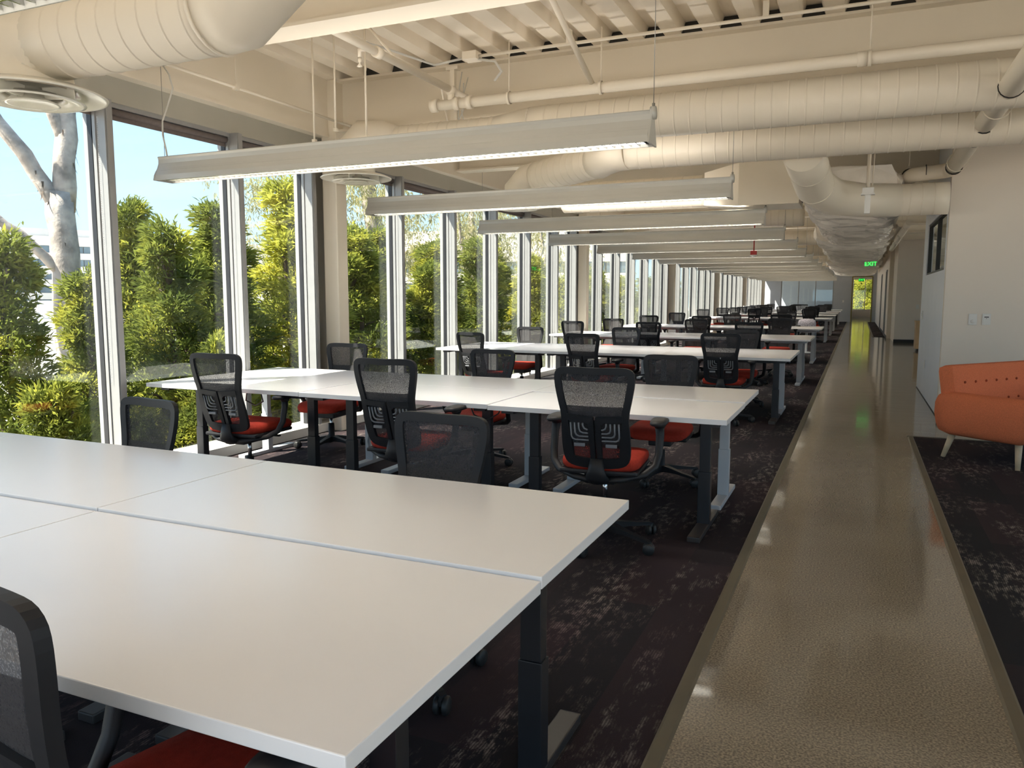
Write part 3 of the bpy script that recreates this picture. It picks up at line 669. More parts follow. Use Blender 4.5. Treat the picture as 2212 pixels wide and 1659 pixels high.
def fill_light(nm, power, up):
    a = bpy.data.lights.new(nm, 'AREA'); a.shape = 'RECTANGLE'; a.size = 2.5 if up else FL-0.1; a.size_y = 0.055 if up else 0.10
    a.energy = power; a.color = (1.0, 0.945, 0.87); a.spread = radians(170 if up else 146)
    return a
l_dn = fill_light('fill_down', FILL_DOWN, False); l_up = fill_light('fill_up', FILL_UP, True); l_dim = fill_light('fill_weak', FILL_DOWN*0.3, False)  # the last is a weaker added fill for the pendants nearest the camera
def deck_z(x):
    q = (x-(GX-0.1)) % p_
    if q < lo: return CZ
    if q < lo+sl: return CZ+dep*(q-lo)/sl
    if q < lo+sl+hi: return CZ+dep
    return CZ+dep*(p_-q)/sl
for k in range(-2, 16):
    y = 4.38+2.627*k if k != -1 else 1.55; xc = -2.87 if k else -2.92
    L = thing('pendant_light', ('long grey louvered pendant light, %s from the camera' % ORD[k]) if k >= 0 else ('long pendant light %s the nearest desk row' % ('above' if k == -1 else 'just behind')), 'pendant light', (xc, y, 2.40), 0, 'rows of louvered pendant lights')
    place('housing', fix_me, L); place('louver', lou_me, L); place('end_cap', end_me, L, (FL/2, 0, 0)); place('end_cap', endl_me, L, (-FL/2, 0, 0))
    z1 = CZ-2.40
    for ld, zz, rx in ((l_dn if k >= 0 else l_dim, -0.1245, 0.0), (l_up, 0.012, pi)):
        lo_ = bpy.data.objects.new(ld.name, ld); C.objects.link(lo_); lo_.parent = L; lo_.location = (0.35 if rx else 0, 0, zz); lo_.rotation_euler = (rx, 0, 0)
    MB().sweep([(FL/2+0.012, 0, 0.0), (FL/2+0.012, 0, deck_z(xc+FL/2+0.012)-2.40)], 0.0022, 6).lathe([(0.009, 0), (0.009, 0.05), (0, 0.05)], (FL/2+0.012, 0, -0.01), 8).build('suspension_cable', STEELW, L)
    MB().sweep([(-FL/2+0.02, 0, 0.0), (-FL/2+0.02, 0, 0.67 if k == 0 else deck_z(xc-FL/2+0.02)-2.40)], 0.0022, 6).build('suspension_cable', STEELW, L)
    if k == 0:
        MB().lathe([(0.0, 0.665), (0.066, 0.668), (0.070, 0.678), (0.03, 0.695), (0, 0.70)], (-FL/2+0.02, 0, 0), 20).build('ceiling_canopy', DIFFP, L)
        cp = [(-FL/2+0.03, 0, 0.668), (-FL/2+0.10, 0.0, 0.58), (-FL/2+0.13, 0, 0.48), (-FL/2+0.07, 0, 0.36), (-FL/2+0.015, 0, 0.26), (-FL/2+0.01, 0, 0.16), (-FL/2+0.035, 0, 0.06), (-FL/2+0.045, 0, 0.0)]
        MB().sweep(cp, 0.006, 8).build('power_cord', CABLE, L)

# ================================================================== DUCTS, PIPES, CEILING SERVICES
def spiral(m, p0, p1, r, pitch=0.12, n=32, ridge=0.0035, tilt=0.06):
    p0, p1 = Vector(p0), Vector(p1); d = (p1-p0); ln = d.length; d.normalize()
    up = Vector((0,0,1)) if abs(d.z) < 0.9 else Vector((0,1,0)); a = d.cross(up).normalized(); b = a.cross(d).normalized()
    st = [(0.0, 0, 0)]; t = pitch*0.5
    while t < ln-0.04: st += [(t-0.010, 0, 1), (t-0.005, 0, 1), (t-0.003, ridge, 1), (t+0.003, ridge, 1), (t+0.005, 0, 1), (t+0.010, 0, 1)]; t += pitch
    st.append((ln, 0, 0)); V = []
    for t, e_, tl in st:
        for j in range(n):
            th = 2*pi*j/n; V.append(p0+d*(t+tl*tilt*r*cos(th))+(a*cos(th)+b*sin(th))*(r+e_))
    k = len(st); o_ = len(m.v)
    m.add(V, [(i*n+j, i*n+(j+1) % n, (i+1)*n+(j+1) % n, (i+1)*n+j) for i in range(k-1) for j in range(n)], True)
    m.f += [tuple(o_+j for j in range(n)), tuple(o_+(k-1)*n+j for j in range(n))]; m.s += [False, False]
    return m
def arc(c, r, a0, a1, n, f):
    return [f(c, r, a0+(a1-a0)*i/n) for i in range(n+1)]
def collar(m, p, d, r, w=0.012, e_=0.007, n=28):
    p, d = Vector(p), Vector(d).normalized()
    m.sweep([p-d*w/2, p+d*w/2], r+e_, n); return m
def diffuser(name, label, loc, R):
    t = thing(name, label, 'air diffuser', loc, 0, 'round ceiling air diffusers')
    MB().lathe([(R*0.52, 0.14), (R*0.54, 0.05), (R*0.60, 0.035), (R*0.80, 0.028), (R*0.97, 0.004), (R, -0.002), (R*0.985, -0.010), (R*0.95, -0.006), (R*0.76, 0.012), (R*0.60, 0.020), (R*0.52, 0.05), (R*0.50, 0.14)], n=48, closed=True).build('outer_cone', DIFFP, t)
    MB().lathe([(R*0.66, -0.030), (R*0.70, -0.036), (R*0.64, -0.040), (R*0.46, -0.024), (R*0.38, 0.0), (R*0.34, 0.0), (R*0.42, -0.020), (R*0.62, -0.028)], n=40, closed=True).build('middle_cone', DIFFP, t)
    MB().lathe([(0.0, -0.038), (R*0.2, -0.042), (R*0.32, -0.048), (R*0.355, -0.048), (R*0.33, -0.040), (R*0.2, -0.02), (R*0.16, 0.03), (0, 0.03)], n=32).build('inner_cone', DIFFP, t)
    MB().lathe([(0, 0.10), (R*0.50, 0.10), (R*0.50, 0.11), (0, 0.11)], n=30).build('throat', DARKV, t)
    m = MB()
    for a in range(4):
        o_ = len(m.v); m.box(R*0.15, R*0.66, -0.004, 0.004, -0.028, 0.03); m.xf(Matrix.Rotation(a*pi/2+0.3, 4, 'Z'), o_)
    m.build('spoke', DIFFP, t)
    return t
# near duct with drop to first diffuser
NX, NY, NZ, NR = -3.75, 2.68, 2.585, 0.172
diffuser('round_diffuser', 'large round air diffuser at the upper left, nearest the camera', (NX, NY, 2.362), 0.335)
t = thing('near_spiral_duct', 'cream spiral duct dropping to the nearest round diffuser, upper left', 'duct', (NX, NY, 2.43))
m = MB(); spiral(m, (1.20, 0, 0.155), (0.16, 0, 0.155), NR); m.build('duct_run', PAINT, t)
m = MB().sweep([(0.17, 0, 0.155), (0.06, 0, 0.150), (0.0, 0, 0.07), (0.0, 0, 0.0), (0, 0, -0.05)], [NR, NR*1.02, NR*1.05, NR*1.08, NR*1.08], 28, cap=False)
m.build('drop_boot', PAINT, t)
m = MB().sweep([(1.18, 0, 0.155), (1.30, 0, 0.165), (1.50, 0.0, 0.30), (1.72, 0.0, 0.60)], [NR+0.004, NR+0.006, NR+0.006, NR+0.004], 28); collar(m, (1.20, 0, 0.156), (1, 0, 0.05), NR+0.004); m.build('elbow', PAINT, t)
m = MB(); spiral(m, (1.62, 0, 0.46), (2.5, 0, 0.74), NR*0.92); m.build('duct_run', PAINT, t)
# duct one: along the first full beam, reducing and dropping to second diffuser
t = thing('spiral_duct', 'upper cream spiral duct crossing under the first full beam', 'duct', (0, 6.36, 2.82))
m = MB(); spiral(m, (4.2, 0, 0), (-2.62, 0, 0), 0.165); m.build('duct_run', PAINT, t)
MB().sweep([(-2.60, 0, 0), (-2.95, 0, 0.0)], [0.166, 0.118], 28).build('reducer', PAINT, t)
m = MB(); spiral(m, (-2.94, 0, 0.0), (-3.98, 0, 0.0), 0.118, 0.10); m.build('branch_run', PAINT, t)
MB().sweep([(-3.95, 0, 0.0), (-4.12, 0, 0.03), (-4.30, 0, 0.035), (-4.40, 0, -0.05), (-4.42, 0, -0.18), (-4.42, 0, -0.28)], [0.12, 0.155, 0.170, 0.172, 0.172, 0.17], 26).build('elbow', PAINT, t)
diffuser('round_diffuser', 'round air diffuser half hidden behind the first pendant light', (-4.42, 6.36, 2.50), 0.335)
# duct two: next bay, bends toward the window
t = thing('spiral_duct', 'lower cream spiral duct behind the upper one, bending away on the left', 'duct', (0, 7.55, 2.785))
m = MB(); spiral(m, (4.2, 0, 0), (-2.10, 0, 0), 0.178); m.build('duct_run', PAINT, t)
m = MB().sweep([(-2.08, 0, 0), (-2.22, 0.03, 0.0), (-2.42, 0.22, -0.01), (-2.50, 0.34, -0.015)], 0.183, 28); m.build('elbow', PAINT, t)
m = MB(); spiral(m, (-2.45, 0.30, -0.012), (-3.45, 1.02, -0.03), 0.175); m.build('branch_run', PAINT, t)
MB().sweep([(-3.42, 1.0, -0.03), (-3.62, 1.14, -0.04), (-3.78, 1.25, -0.14), (-3.80, 1.27, -0.32)], [0.178, 0.178, 0.178, 0.178], 26).build('drop_boot', PAINT, t)
diffuser('round_diffuser', 'round air diffuser above the second pendant light', (-3.80, 8.82, 2.46), 0.335)
# box terminal and its ducts further back
t = thing('air_terminal_box', 'rectangular sheet metal air terminal box beyond the lower duct', 'air terminal', (0, 9.9, 0))
MB().box(-1.33, -0.66, -0.35, 0.30, 2.44, 2.93).build('casing', PAINT, t)
MB().box(-0.665, -0.655, -0.25, 0.22, 2.50, 2.88).build('dark_opening', DARKV, t)  # dark sheet stands in for the shaded opening in the box end
for i in range(4): MB().box(-0.655, -0.645, -0.20, -0.14, 2.56+0.07*i, 2.60+0.07*i).build('control_tab', WHITEP, t)
m = MB(); VV = [(-1.33, -0.35, 2.44), (-1.33, 0.30, 2.44), (-1.33, 0.30, 2.93), (-1.33, -0.35, 2.93)] + [(-1.75, -0.2, 2.48), (-1.75, 0.2, 2.48), (-1.75, 0.2, 2.86), (-1.75, -0.2, 2.86)]
m.add(VV, [(0, 1, 5, 4), (1, 2, 6, 5), (2, 3, 7, 6), (3, 0, 4, 7)]); m.build('transition', PAINT, t)
m = MB(); spiral(m, (-1.74, 0, 2.67), (-3.6, 0, 2.67), 0.19); m.build('duct_run', PAINT, t)
# large elbow and trunk duct over the corridor
t = thing('trunk_duct', 'fat round elbow duct hanging over the corridor', 'duct', (0, 0, 0))
m = MB().sweep([(-0.52, 7.75, 2.70), (-0.50, 8.3, 2.64), (-0.46, 8.75, 2.52), (-0.30, 9.3, 2.46), (0.0, 9.75, 2.46), (0.35, 9.9, 2.46)], [0.185, 0.19, 0.19, 0.19, 0.185, 0.18], 28)
for p, d in (((-0.50, 8.3, 2.64), (0.05, 1, -0.15)), ((-0.46, 8.75, 2.52), (0.15, 1, -0.2))): collar(m, p, d, 0.187)
m.build('elbow', PAINT, t)
m = MB(); spiral(m, (0.05, 9.9, 2.46), (0.86, 9.9, 2.46), 0.175); m.build('duct_run', PAINT, t)
# plastic wrapped insulated duct along the corridor
t = thing('wrapped_duct', 'crinkled plastic wrapped insulated duct running above the corridor', 'duct', (0, 0, 0))
rng = random.Random(3)
def wrapped(y0, y1, x0, x1, zc, h, seed):
    rg = random.Random(seed); m = MB(); ny = int((y1-y0)/0.06); nn = 30; V = []; ph = [rg.uniform(0, 6) for _ in range(12)]
    for i in range(ny+1):
        y = y0+(y1-y0)*i/ny
        for j in range(nn):
            th = 2*pi*j/nn; cx, sz = cos(th), sin(th)
            w = (x1-x0)/2*(1+0.05*sin(y*1.7+ph[0])+0.04*sin(y*4.1+ph[1])); hh = h/2*(1+0.08*sin(y*2.3+ph[2]))
            e_ = 0.55; X = (x0+x1)/2+w*math.copysign(abs(cx)**e_, cx); Z = zc+hh*math.copysign(abs(sz)**e_, sz)
            rr = 0.020*sin(y*31+ph[3]+2.2*sin(th*3+ph[4]+y*0.7))+0.030*sin(y*13+2.0*sin(th*2+ph[5]+y*0.5))+rg.uniform(-0.010, 0.010)
            sag = 0.05*max(0, -sz)*sin(y*0.9+ph[6])
            V.append((X+cx*rr, y+rg.uniform(-0.02, 0.02), Z+sz*rr-sag))
    m.add(V, [(i*nn+j, i*nn+(j+1) % nn, (i+1)*nn+(j+1) % nn, (i+1)*nn+j) for i in range(ny) for j in range(nn)]+[tuple(range(nn)), tuple(ny*nn+j for j in range(nn))], False)
    return m
wrapped(9.9, 17.0, -0.62, 0.42, 2.62, 0.40, 1).build('wrap_section', WRAP, t)
wrapped(17.1, 30.0, -0.85, 0.55, 2.70, 0.40, 2).build('wrap_section', WRAP, t)
wrapped(30.1, 45.5, -1.1, 0.70, 2.73, 0.36, 4).build('wrap_section', WRAP, t)
# further duct branches and diffusers down the hall (each bay repeats)
for i, y in enumerate((14.4, 19.7, 24.9, 30.2)):
    t = thing('branch_duct', 'distant cream spiral branch duct above the pendant lights, %s of four' % ORD[i], 'duct', (0, y, 2.76), 0, 'distant branch ducts')
    m = MB(); spiral(m, (-0.9, 0, 0), (-3.6, 0, 0), 0.17, n=20); m.build('duct_run', PAINT, t)
    MB().sweep([(-3.58, 0, 0), (-3.75, 0, -0.02), (-3.86, 0, -0.12), (-3.88, 0, -0.25)], 0.172, 20).build('elbow', PAINT, t)
    MB().lathe([(0.172, 0.0), (0.30, -0.03), (0.335, -0.05), (0.30, -0.06), (0.12, -0.09), (0, -0.09)], (-3.88, 0, -0.25), 30).build('diffuser', DIFFP, t)
# sprinkler main along the beam, with tee and branch along the hall
t = thing('sprinkler_main', 'cream sprinkler main pipe hung along the first full beam', 'pipe', (0, 6.18, 3.035))
m = MB().sweep([(-3.46, 0, 0), (4.5, 0, 0)], 0.044, 16); m.build('pipe_run', PAINT, t)
for x_, w_, e_ in ((-3.455, 0.07, 0.012), (-3.12, 0.05, 0.012), (-3.24, 0.05, 0.012), (-0.05, 0.06, 0.008)): collar(MB(), (x_, 0, 0), (1, 0, 0), 0.044, w_, e_, 16).build('grooved_coupling', PAINT, t)
MB().sweep([(-3.3, 0, -0.0), (-3.3, 0, 0.12)], 0.032, 12).sweep([(-3.3, -0.045, 0.115), (-3.3, 0.045, 0.115)], 0.043, 12).build('tee', PAINT, t)
for x in (-2.75, -1.95, 0.0, 2.0):
    MB().sweep([(x, 0, 0.05), (x, 0, CZ-3.036)], 0.006, 6).lathe([(0.05, -0.012), (0.054, -0.012), (0.054, 0.012), (0.05, 0.012)], (x, 0, 0), 16, 'x', closed=True).build('hanger', PAINT, t)
MB().sweep([(-2.02, 0.0, 0.03), (-2.02, -1.15, 0.47)], 0.022, 10).build('sway_brace', PAINT, t)
t = thing('sprinkler_branch', 'thinner cream sprinkler branch pipe running along the hall', 'pipe', (-3.3, 0, 3.155))
m = MB().sweep([(0, -3.0, 0), (0, 6.9, 0)], 0.030, 12); m.build('pipe_run', PAINT, t)
for y in (2.5, 5.05, 6.18): collar(MB(), (0, y, 0), (0, 1, 0), 0.030, 0.07, 0.011, 12).build('coupling', PAINT, t)
MB().sweep([(0, 4.95, 0), (-0.09, 4.95, 0.0), (-0.09, 4.95, -0.05)], 0.014, 10).lathe([(0.016, -0.075), (0.012, -0.10), (0.004, -0.11), (0.022, -0.135), (0.0, -0.138)], (-0.09, 4.95, 0.02), 10).build('sprinkler_head', PAINT, t)
MB().sweep([(0, 5.3, 0.02), (-0.28, 5.3, 0.33)], 0.010, 8).sweep([(0, 6.0, 0.0), (-0.25, 6.62, -0.28)], 0.008, 8).build('hanger', PAINT, t)
# electrical conduit and box under the deck
t = thing('conduit', 'thin white electrical conduit under the roof deck with junction box', 'conduit', (0, 6.12, 3.385))
MB().sweep([(-3.0, 0, 0), (4.5, 0, 0)], 0.013, 10).build('tube', PAINT, t)
MB().box(-3.13, -3.0, -0.06, 0.06, -0.03, 0.035, 0.004).build('junction_box', PAINT, t)
MB().sweep([(-3.12, 0, 0), (-3.4, -0.05, -0.04), (-3.7, -0.35, 0.05), (-3.95, -0.75, 0.09)], 0.010, 8).sweep([(-3.02, 0, -0.02), (-2.85, 0.0, -0.06), (-2.80, 0.02, -0.14), (-2.88, 0.05, -0.2)], 0.010, 8).build('flexible_whip', CABLE, t)
for x in (-2.2, -0.7, 1.0): MB().box(x-0.02, x+0.02, -0.02, 0.02, 0.0, 0.108).build('strap', PAINT, t)
t = thing('conduit', 'thin white conduit beside the window spandrel, upper left', 'conduit', (-4.6, 0, 3.03))
MB().sweep([(0, 4.28, 0), (0, 6.55, 0)], 0.012, 10).build('tube', PAINT, t)
MB().sweep([(0, 5.0, 0), (0, 5.0, CZ-3.03)], 0.004, 6).box(-0.018, 0.018, 4.98, 5.02, -0.02, 0.02).build('hanger', PAINT, t)
# strut post under beam with cables
t = thing('strut_post', 'short vertical strut with looped cables beside the beam', 'strut', (-3.42, 6.45, 2.82))
MB().box(-0.022, 0.022, -0.022, 0.022, 0.0, 0.60).box(-0.06, 0.06, -0.03, 0.03, 0.58, 0.61).build('channel', PAINT, t)
MB().sweep([(0.10, -0.02, 0.55), (0.07, -0.04, 0.35), (0.06, -0.02, 0.12), (0.11, -0.02, 0.22), (0.12, -0.03, 0.45)], 0.006, 6).sweep([(0.16, -0.02, 0.5), (0.10, -0.05, 0.25), (0.13, -0.02, 0.05)], 0.005, 6).build('loose_cable', CABLE, t)
# hanger rods between beams
for i, (x, y, z0) in enumerate(((-4.08, 5.3, 2.63), (-3.87, 5.3, 2.70), (-3.58, 5.3, 2.62))):
    tag(MB().sweep([(0, 0, 0), (0, 0, deck_z(x)-z0)], 0.0075, 8).box(-0.02, 0.02, -0.004, 0.004, deck_z(x)-z0-0.012, deck_z(x)-z0).box(-0.015, 0.015, -0.015, 0.015, -0.01, 0.012).build('hanger_rod', PAINT, None, (x, y, z0)), 'thin vertical hanger rod above the first pendant light, %s from the windows' % ORD[i], 'hanger rod', 'hanger rods above the first pendant light')
# big insulated pipe along the right
t = thing('insulated_pipe', 'thick cream drain pipe along the right side with a jog', 'pipe', (0, 0, 0))
MB().sweep([(0.865, 2.0, 2.78), (0.865, 9.70, 2.76)], 0.078, 18).build('pipe_run', PAINT, t)
MB().sweep([(0.865, 9.68, 2.76), (0.86, 9.82, 2.755), (0.80, 9.88, 2.75), (0.56, 9.88, 2.73), (0.49, 9.92, 2.725), (0.47, 10.0, 2.72)], 0.079, 18).build('jog', PAINT, t)
MB().sweep([(0.47, 9.98, 2.72), (0.47, 15.6, 2.68)], 0.078, 18).build('pipe_run', PAINT, t)
MB().sweep([(0.47, 15.55, 2.68), (0.47, 15.72, 2.68), (0.55, 15.85, 2.68), (0.80, 15.85, 2.68)], 0.075, 16).build('elbow', PAINT, t)
for x, y in ((0.865, 6.2), (0.865, 7.4), (0.865, 8.0), (0.865, 9.6), (0.62, 9.88), (0.47, 10.1), (0.47, 12.4), (0.47, 12.6)):
    d = (1, 0, 0) if y == 9.88 else (0, 1, 0); collar(MB(), (x, y, 2.77-(y-6)*0.006), d, 0.078, 0.007, 0.006, 18).build('band', DARKV, t)
for x, y in ((0.865, 6.8), (0.865, 7.7), (0.47, 10.3), (0.47, 12.9), (0.865, 9.3)):
    z = 2.77-(y-6)*0.006
    MB().sweep([(x, y, z+0.13), (x, y, CZ)], 0.005, 6).lathe([(0.092, -0.010), (0.098, -0.010), (0.098, 0.010), (0.092, 0.010)], (x, y, z), 18, 'y', closed=True).sweep([(x-0.03, y, z+0.09), (x, y, z+0.14), (x+0.03, y, z+0.09)], 0.006, 6).build('clevis_hanger', PAINT, t)
t = thing('insulated_pipe', 'thinner cream pipe beyond the jog, above the corridor wall', 'pipe', (0, 0, 0))
MB().sweep([(0.70, 14.2, 2.58), (0.70, 21.5, 2.55)], 0.055, 14).sweep([(0.62, 15.4, 2.64), (0.62, 19.0, 2.64)], 0.04, 12).build('pipe_run', PAINT, t)
for y in (15.0, 16.8, 18.6): collar(MB(), (0.70, y, 2.58-(y-14)*0.004), (0, 1, 0), 0.055, 0.03, 0.009, 14).sweep([(0.70, y, 2.63), (0.70, y, CZ)], 0.005, 6).build('hanger', PAINT, t)
# hanging sensor post
t = thing('hanging_sensor', 'white sensor box on a drop pole over the corridor', 'sensor', (0.045, 9.0, 2.24))
MB().sweep([(0, 0, 0.26), (-0.005, 0, CZ-2.24)], 0.018, 10).sweep([(0.04, 0, 0.27), (0.045, 0, 0.6), (0.02, 0, 0.72)], 0.006, 6).build('drop_pole', PAINT, t)
MB().box(-0.055, 0.055, -0.05, 0.05, 0.20, 0.26, 0.006).box(-0.065, 0.065, -0.055, 0.055, 0.188, 0.202).build('sensor_box', WHITEP, t)
MB().box(-0.028, 0.028, -0.02, 0.02, 0.0, 0.19, 0.006).build('sensor_blade', WHITEP, t)
# exit signs
def text_mesh(s, size, depth, m):
    cu = bpy.data.curves.new('txt', 'FONT'); cu.body = s; cu.size = size; cu.extrude = depth; cu.align_x = 'CENTER'; cu.align_y = 'CENTER'
    o = bpy.data.objects.new('txt', cu); C.objects.link(o); bpy.context.view_layer.update()
    me = bpy.data.meshes.new_from_object(o.evaluated_get(bpy.context.evaluated_depsgraph_get())); bpy.data.objects.remove(o); me.materials.clear(); me.materials.append(m); return me
tx = text_mesh('EXIT', 0.17, 0.004, GREEN)
for i, (x, y, z, lab) in enumerate(((0.30, 26.0, 2.37, 'green lit EXIT sign hanging over the corridor'), (0.16, 52.0, 2.42, 'small green EXIT sign seen through the far doorway'))):
    t = thing('exit_sign', lab, 'exit sign', (x, y, z))
    MB().box(-0.17, 0.15, -0.02, 0.02, -0.10, 0.10, 0.006).build('housing', EXITW, t)
    o = place('lettering', tx, t, (0.005, -0.026, 0)); o.rotation_euler = (pi/2, 0, 0)
    MB().sweep([(0, 0, 0.10), (0, 0, (3.48 if i == 0 else 2.74)-z)], 0.010, 8).build('stem', PAINT, t)
# ceiling alarms
for i, (x, y, z) in enumerate(((-1.66, 14.0, 2.09), (-2.05, 24.0, 2.30), (-1.75, 31.0, 2.30))):
    t = thing('smoke_detector', 'red and white ceiling detector hanging among the pendant lights, %s from the camera' % ORD[i], 'detector', (x, y, z), 0, 'ceiling detectors')
    MB().lathe([(0.0, -0.035), (0.03, -0.033), (0.035, -0.015), (0.062, -0.012), (0.065, 0.005), (0, 0.006)], n=20).build('detector_head', WHITEP, t)
    MB().box(-0.05, 0.05, -0.05, 0.05, 0.006, 0.075, 0.006).build('back_box', REDP, t)
    MB().sweep([(0, 0, 0.07), (0, 0, CZ-z)], 0.010, 8).build('stem', REDP if i == 0 else PAINT, t)

# ================================================================== RIGHT SIDE FURNITURE AND DEVICES
def sofa():
    F = Vector((0.78, -0.626, 0)).normalized()     # the way it faces
    rz = atan2(F.y, F.x)+pi/2                      # local -Y is the front
    t = thing('sofa', 'orange wool two seat sofa with buttoned back and beech legs', 'sofa', (1.36, 7.88, 0.006), rz)
    Wd, Dp = 1.30, 0.74
    # local: x across, -y front
    m = MB().box(-Wd/2+0.10, Wd/2-0.10, -Dp/2+0.02, Dp/2-0.06, 0.205, 0.36, 0.03); m.build('seat_base', SOFA, t)
    m = MB().box(-Wd/2+0.125, -0.003, -Dp/2-0.01, Dp/2-0.20, 0.355, 0.455, 0.035); m.build('seat_cushion', SOFA, t)
    m = MB().box(0.003, Wd/2-0.125, -Dp/2-0.01, Dp/2-0.20, 0.355, 0.455, 0.035); m.build('seat_cushion', SOFA, t)
    bk = MB(); o_ = 0; bk.box(-Wd/2+0.06, Wd/2-0.06, -0.075, 0.075, 0.0, 0.52, 0.05)
    bk.xf(Matrix.Translation((0, Dp/2-0.10, 0.28)) @ Matrix.Rotation(radians(-10), 4, 'X')); bo = bk.build('backrest', SOFA, t)
    for zz in (0.20, 0.36):
        for i in range(7):
            x = -Wd/2+0.20+i*(Wd-0.40)/6+(0.0 if zz < 0.3 else 0.0); p = Matrix.Translation((0, Dp/2-0.10, 0.28)) @ Matrix.Rotation(radians(-10), 4, 'X') @ Vector((x, -0.077, zz))
            MB().lathe([(0, -0.010), (0.008, -0.008), (0.012, 0), (0.008, 0.004), (0, 0.005)], p, 12, 'y').build('button', SOFAD, bo)
    for s in (-1, 1):
        # bulging tapered arm: lofted rounded section along depth
        a = MB(); V = []; nd = 9; ns = 20
        for i in range(nd):
            v = i/(nd-1); y = Dp/2-0.02-v*(Dp+0.02)
            top = 0.575-0.005*v; bot = 0.205; hw = 0.060+0.02*sin(v*pi); rnd = 1.0 if 0 < i < nd-1 else 0.86
            for j in range(ns):
                th = 2*pi*j/ns; e_ = 0.5; cx, sz = cos(th), sin(th)
                zz = (top+bot)/2+(top-bot)/2*rnd*math.copysign(abs(sz)**e_, sz)
                bul = 0.03*(1-((zz-0.40)/0.2)**2)
                xx = (Wd/2-0.06)+hw*rnd*math.copysign(abs(cx)**e_, cx)+bul*max(0, cx)
                yy = y-0.045*(1-abs((zz-0.44)/0.20)) if i == nd-1 else (y+0.03*(1-abs((zz-0.44)/0.2)) if i == 0 else y)
                V.append((s*xx, yy, zz))
        a.add(V, [(i*ns+j, i*ns+(j+1) % ns, (i+1)*ns+(j+1) % ns, (i+1)*ns+j) for i in range(nd-1) for j in range(ns)]+[tuple(range(ns)), tuple((nd-1)*ns+j for j in range(ns))], True)
        a.build('armrest', SOFA, t)
        for yy, dy in ((Dp/2-0.10, 0.05), (-Dp/2+0.09, -0.03)):
            MB().sweep([(s*(Wd/2-0.10), yy, 0.215), (s*(Wd/2-0.055), yy+dy, 0.0)], [0.029, 0.018], 14).build('leg', WOODL, t)
sofa()
def plate_switch(name, label, loc, kind):
    t = thing(name, label, 'wall switch', loc)
    MB().box(-0.042, 0.042, -0.012, 0, -0.062, 0.062, 0.004).build('cover_plate', WHITEP, t)
    if kind == 'dial': MB().lathe([(0.0, -0.026), (0.018, -0.026), (0.021, -0.020), (0.022, -0.012)], (0, 0, -0.022), 20, 'y').build('dial', WHITEP, t)
    elif kind == 'sensor':
        MB().box(-0.022, 0.022, -0.0145, -0.012, 0.020, 0.030).box(-0.004, 0.004, -0.0145, -0.012, 0.006, 0.012).build('sensor_slot', BASEB, t)
        MB().box(-0.030, 0.030, -0.016, -0.012, -0.05, 0.0, 0.001).build('rocker', WHITEP, t)
    else: MB().box(-0.016, 0.016, -0.016, -0.012, -0.032, 0.032, 0.001).build('rocker', WHITEP, t)
plate_switch('wall_switch', 'white wall plate with round dial, left of the pair above the sofa', (1.192, 10.15, 1.135), 'dial')
plate_switch('wall_switch', 'white wall plate with dark slot, right of the pair above the sofa', (1.325, 10.15, 1.137), 'sensor')
plate_switch('wall_switch', 'small white switch plate on the distant corridor wall', (1.66, 26.6, 1.10), 'rocker')
plate_switch('wall_switch', 'small switch pair plate beside the far doorway', (-0.75, 47.99, 1.15), 'rocker')
t = thing('power_outlet', 'white outlet plate low on the corridor side wall', 'outlet', (0.899, 12.3, 0.45), -pi/2)
MB().box(-0.035, 0.035, -0.008, 0, -0.057, 0.057, 0.003).build('cover_plate', WHITEP, t); MB().box(-0.016, 0.016, -0.011, -0.008, -0.03, 0.03, 0.001).build('socket', WHITEP, t)
t = thing('thermostat', 'pale wall plate on the white corridor wall edge', 'wall switch', (0.899, 13.2, 1.12), -pi/2)
MB().box(-0.05, 0.05, -0.012, 0, -0.06, 0.06, 0.004).build('cover_plate', WHITEP, t); MB().box(-0.02, 0.02, -0.015, -0.012, -0.02, 0.03, 0.001).build('display', SIL, t)
t = thing('wood_cabinet', 'birch wood cabinet half hidden beyond the white corridor wall', 'cabinet', (1.40, 22.6, 0))
MB().box(0.0, 0.9, 0.0, 0.5, 0.06, 0.74, 0.004).build('body', WOODP, t); MB().box(-0.012, 0.93, -0.02, 0.52, 0.74, 0.78, 0.004).build('top', WOODP, t); MB().box(0.04, 0.86, 0.03, 0.47, 0.0, 0.06).build('plinth', BASEB, t)
# far row items: wire baskets on desks
for i, (x, y) in enumerate(((-4.3, 35.2), (-2.15, 35.4))):
    t = thing('wire_basket', 'grey wire basket on a distant desk, %s from the windows' % ORD[i], 'basket', (x, y, 0.731))
    m = MB()
    for k in range(5): m.lathe([(0.19+0.01*k, 0.02+0.06*k), (0.196+0.01*k, 0.02+0.06*k), (0.196+0.01*k, 0.027+0.06*k), (0.19+0.01*k, 0.027+0.06*k)], n=18, closed=True)
    for k in range(18): a = 2*pi*k/18; m.sweep([(0.19*cos(a), 0.19*sin(a), 0.0), (0.236*cos(a), 0.236*sin(a), 0.28)], 0.003, 4)
    m.build('wire_body', SIL, t); MB().lathe([(0, 0), (0.19, 0), (0.19, 0.006), (0, 0.006)], n=18).build('base', SIL, t)
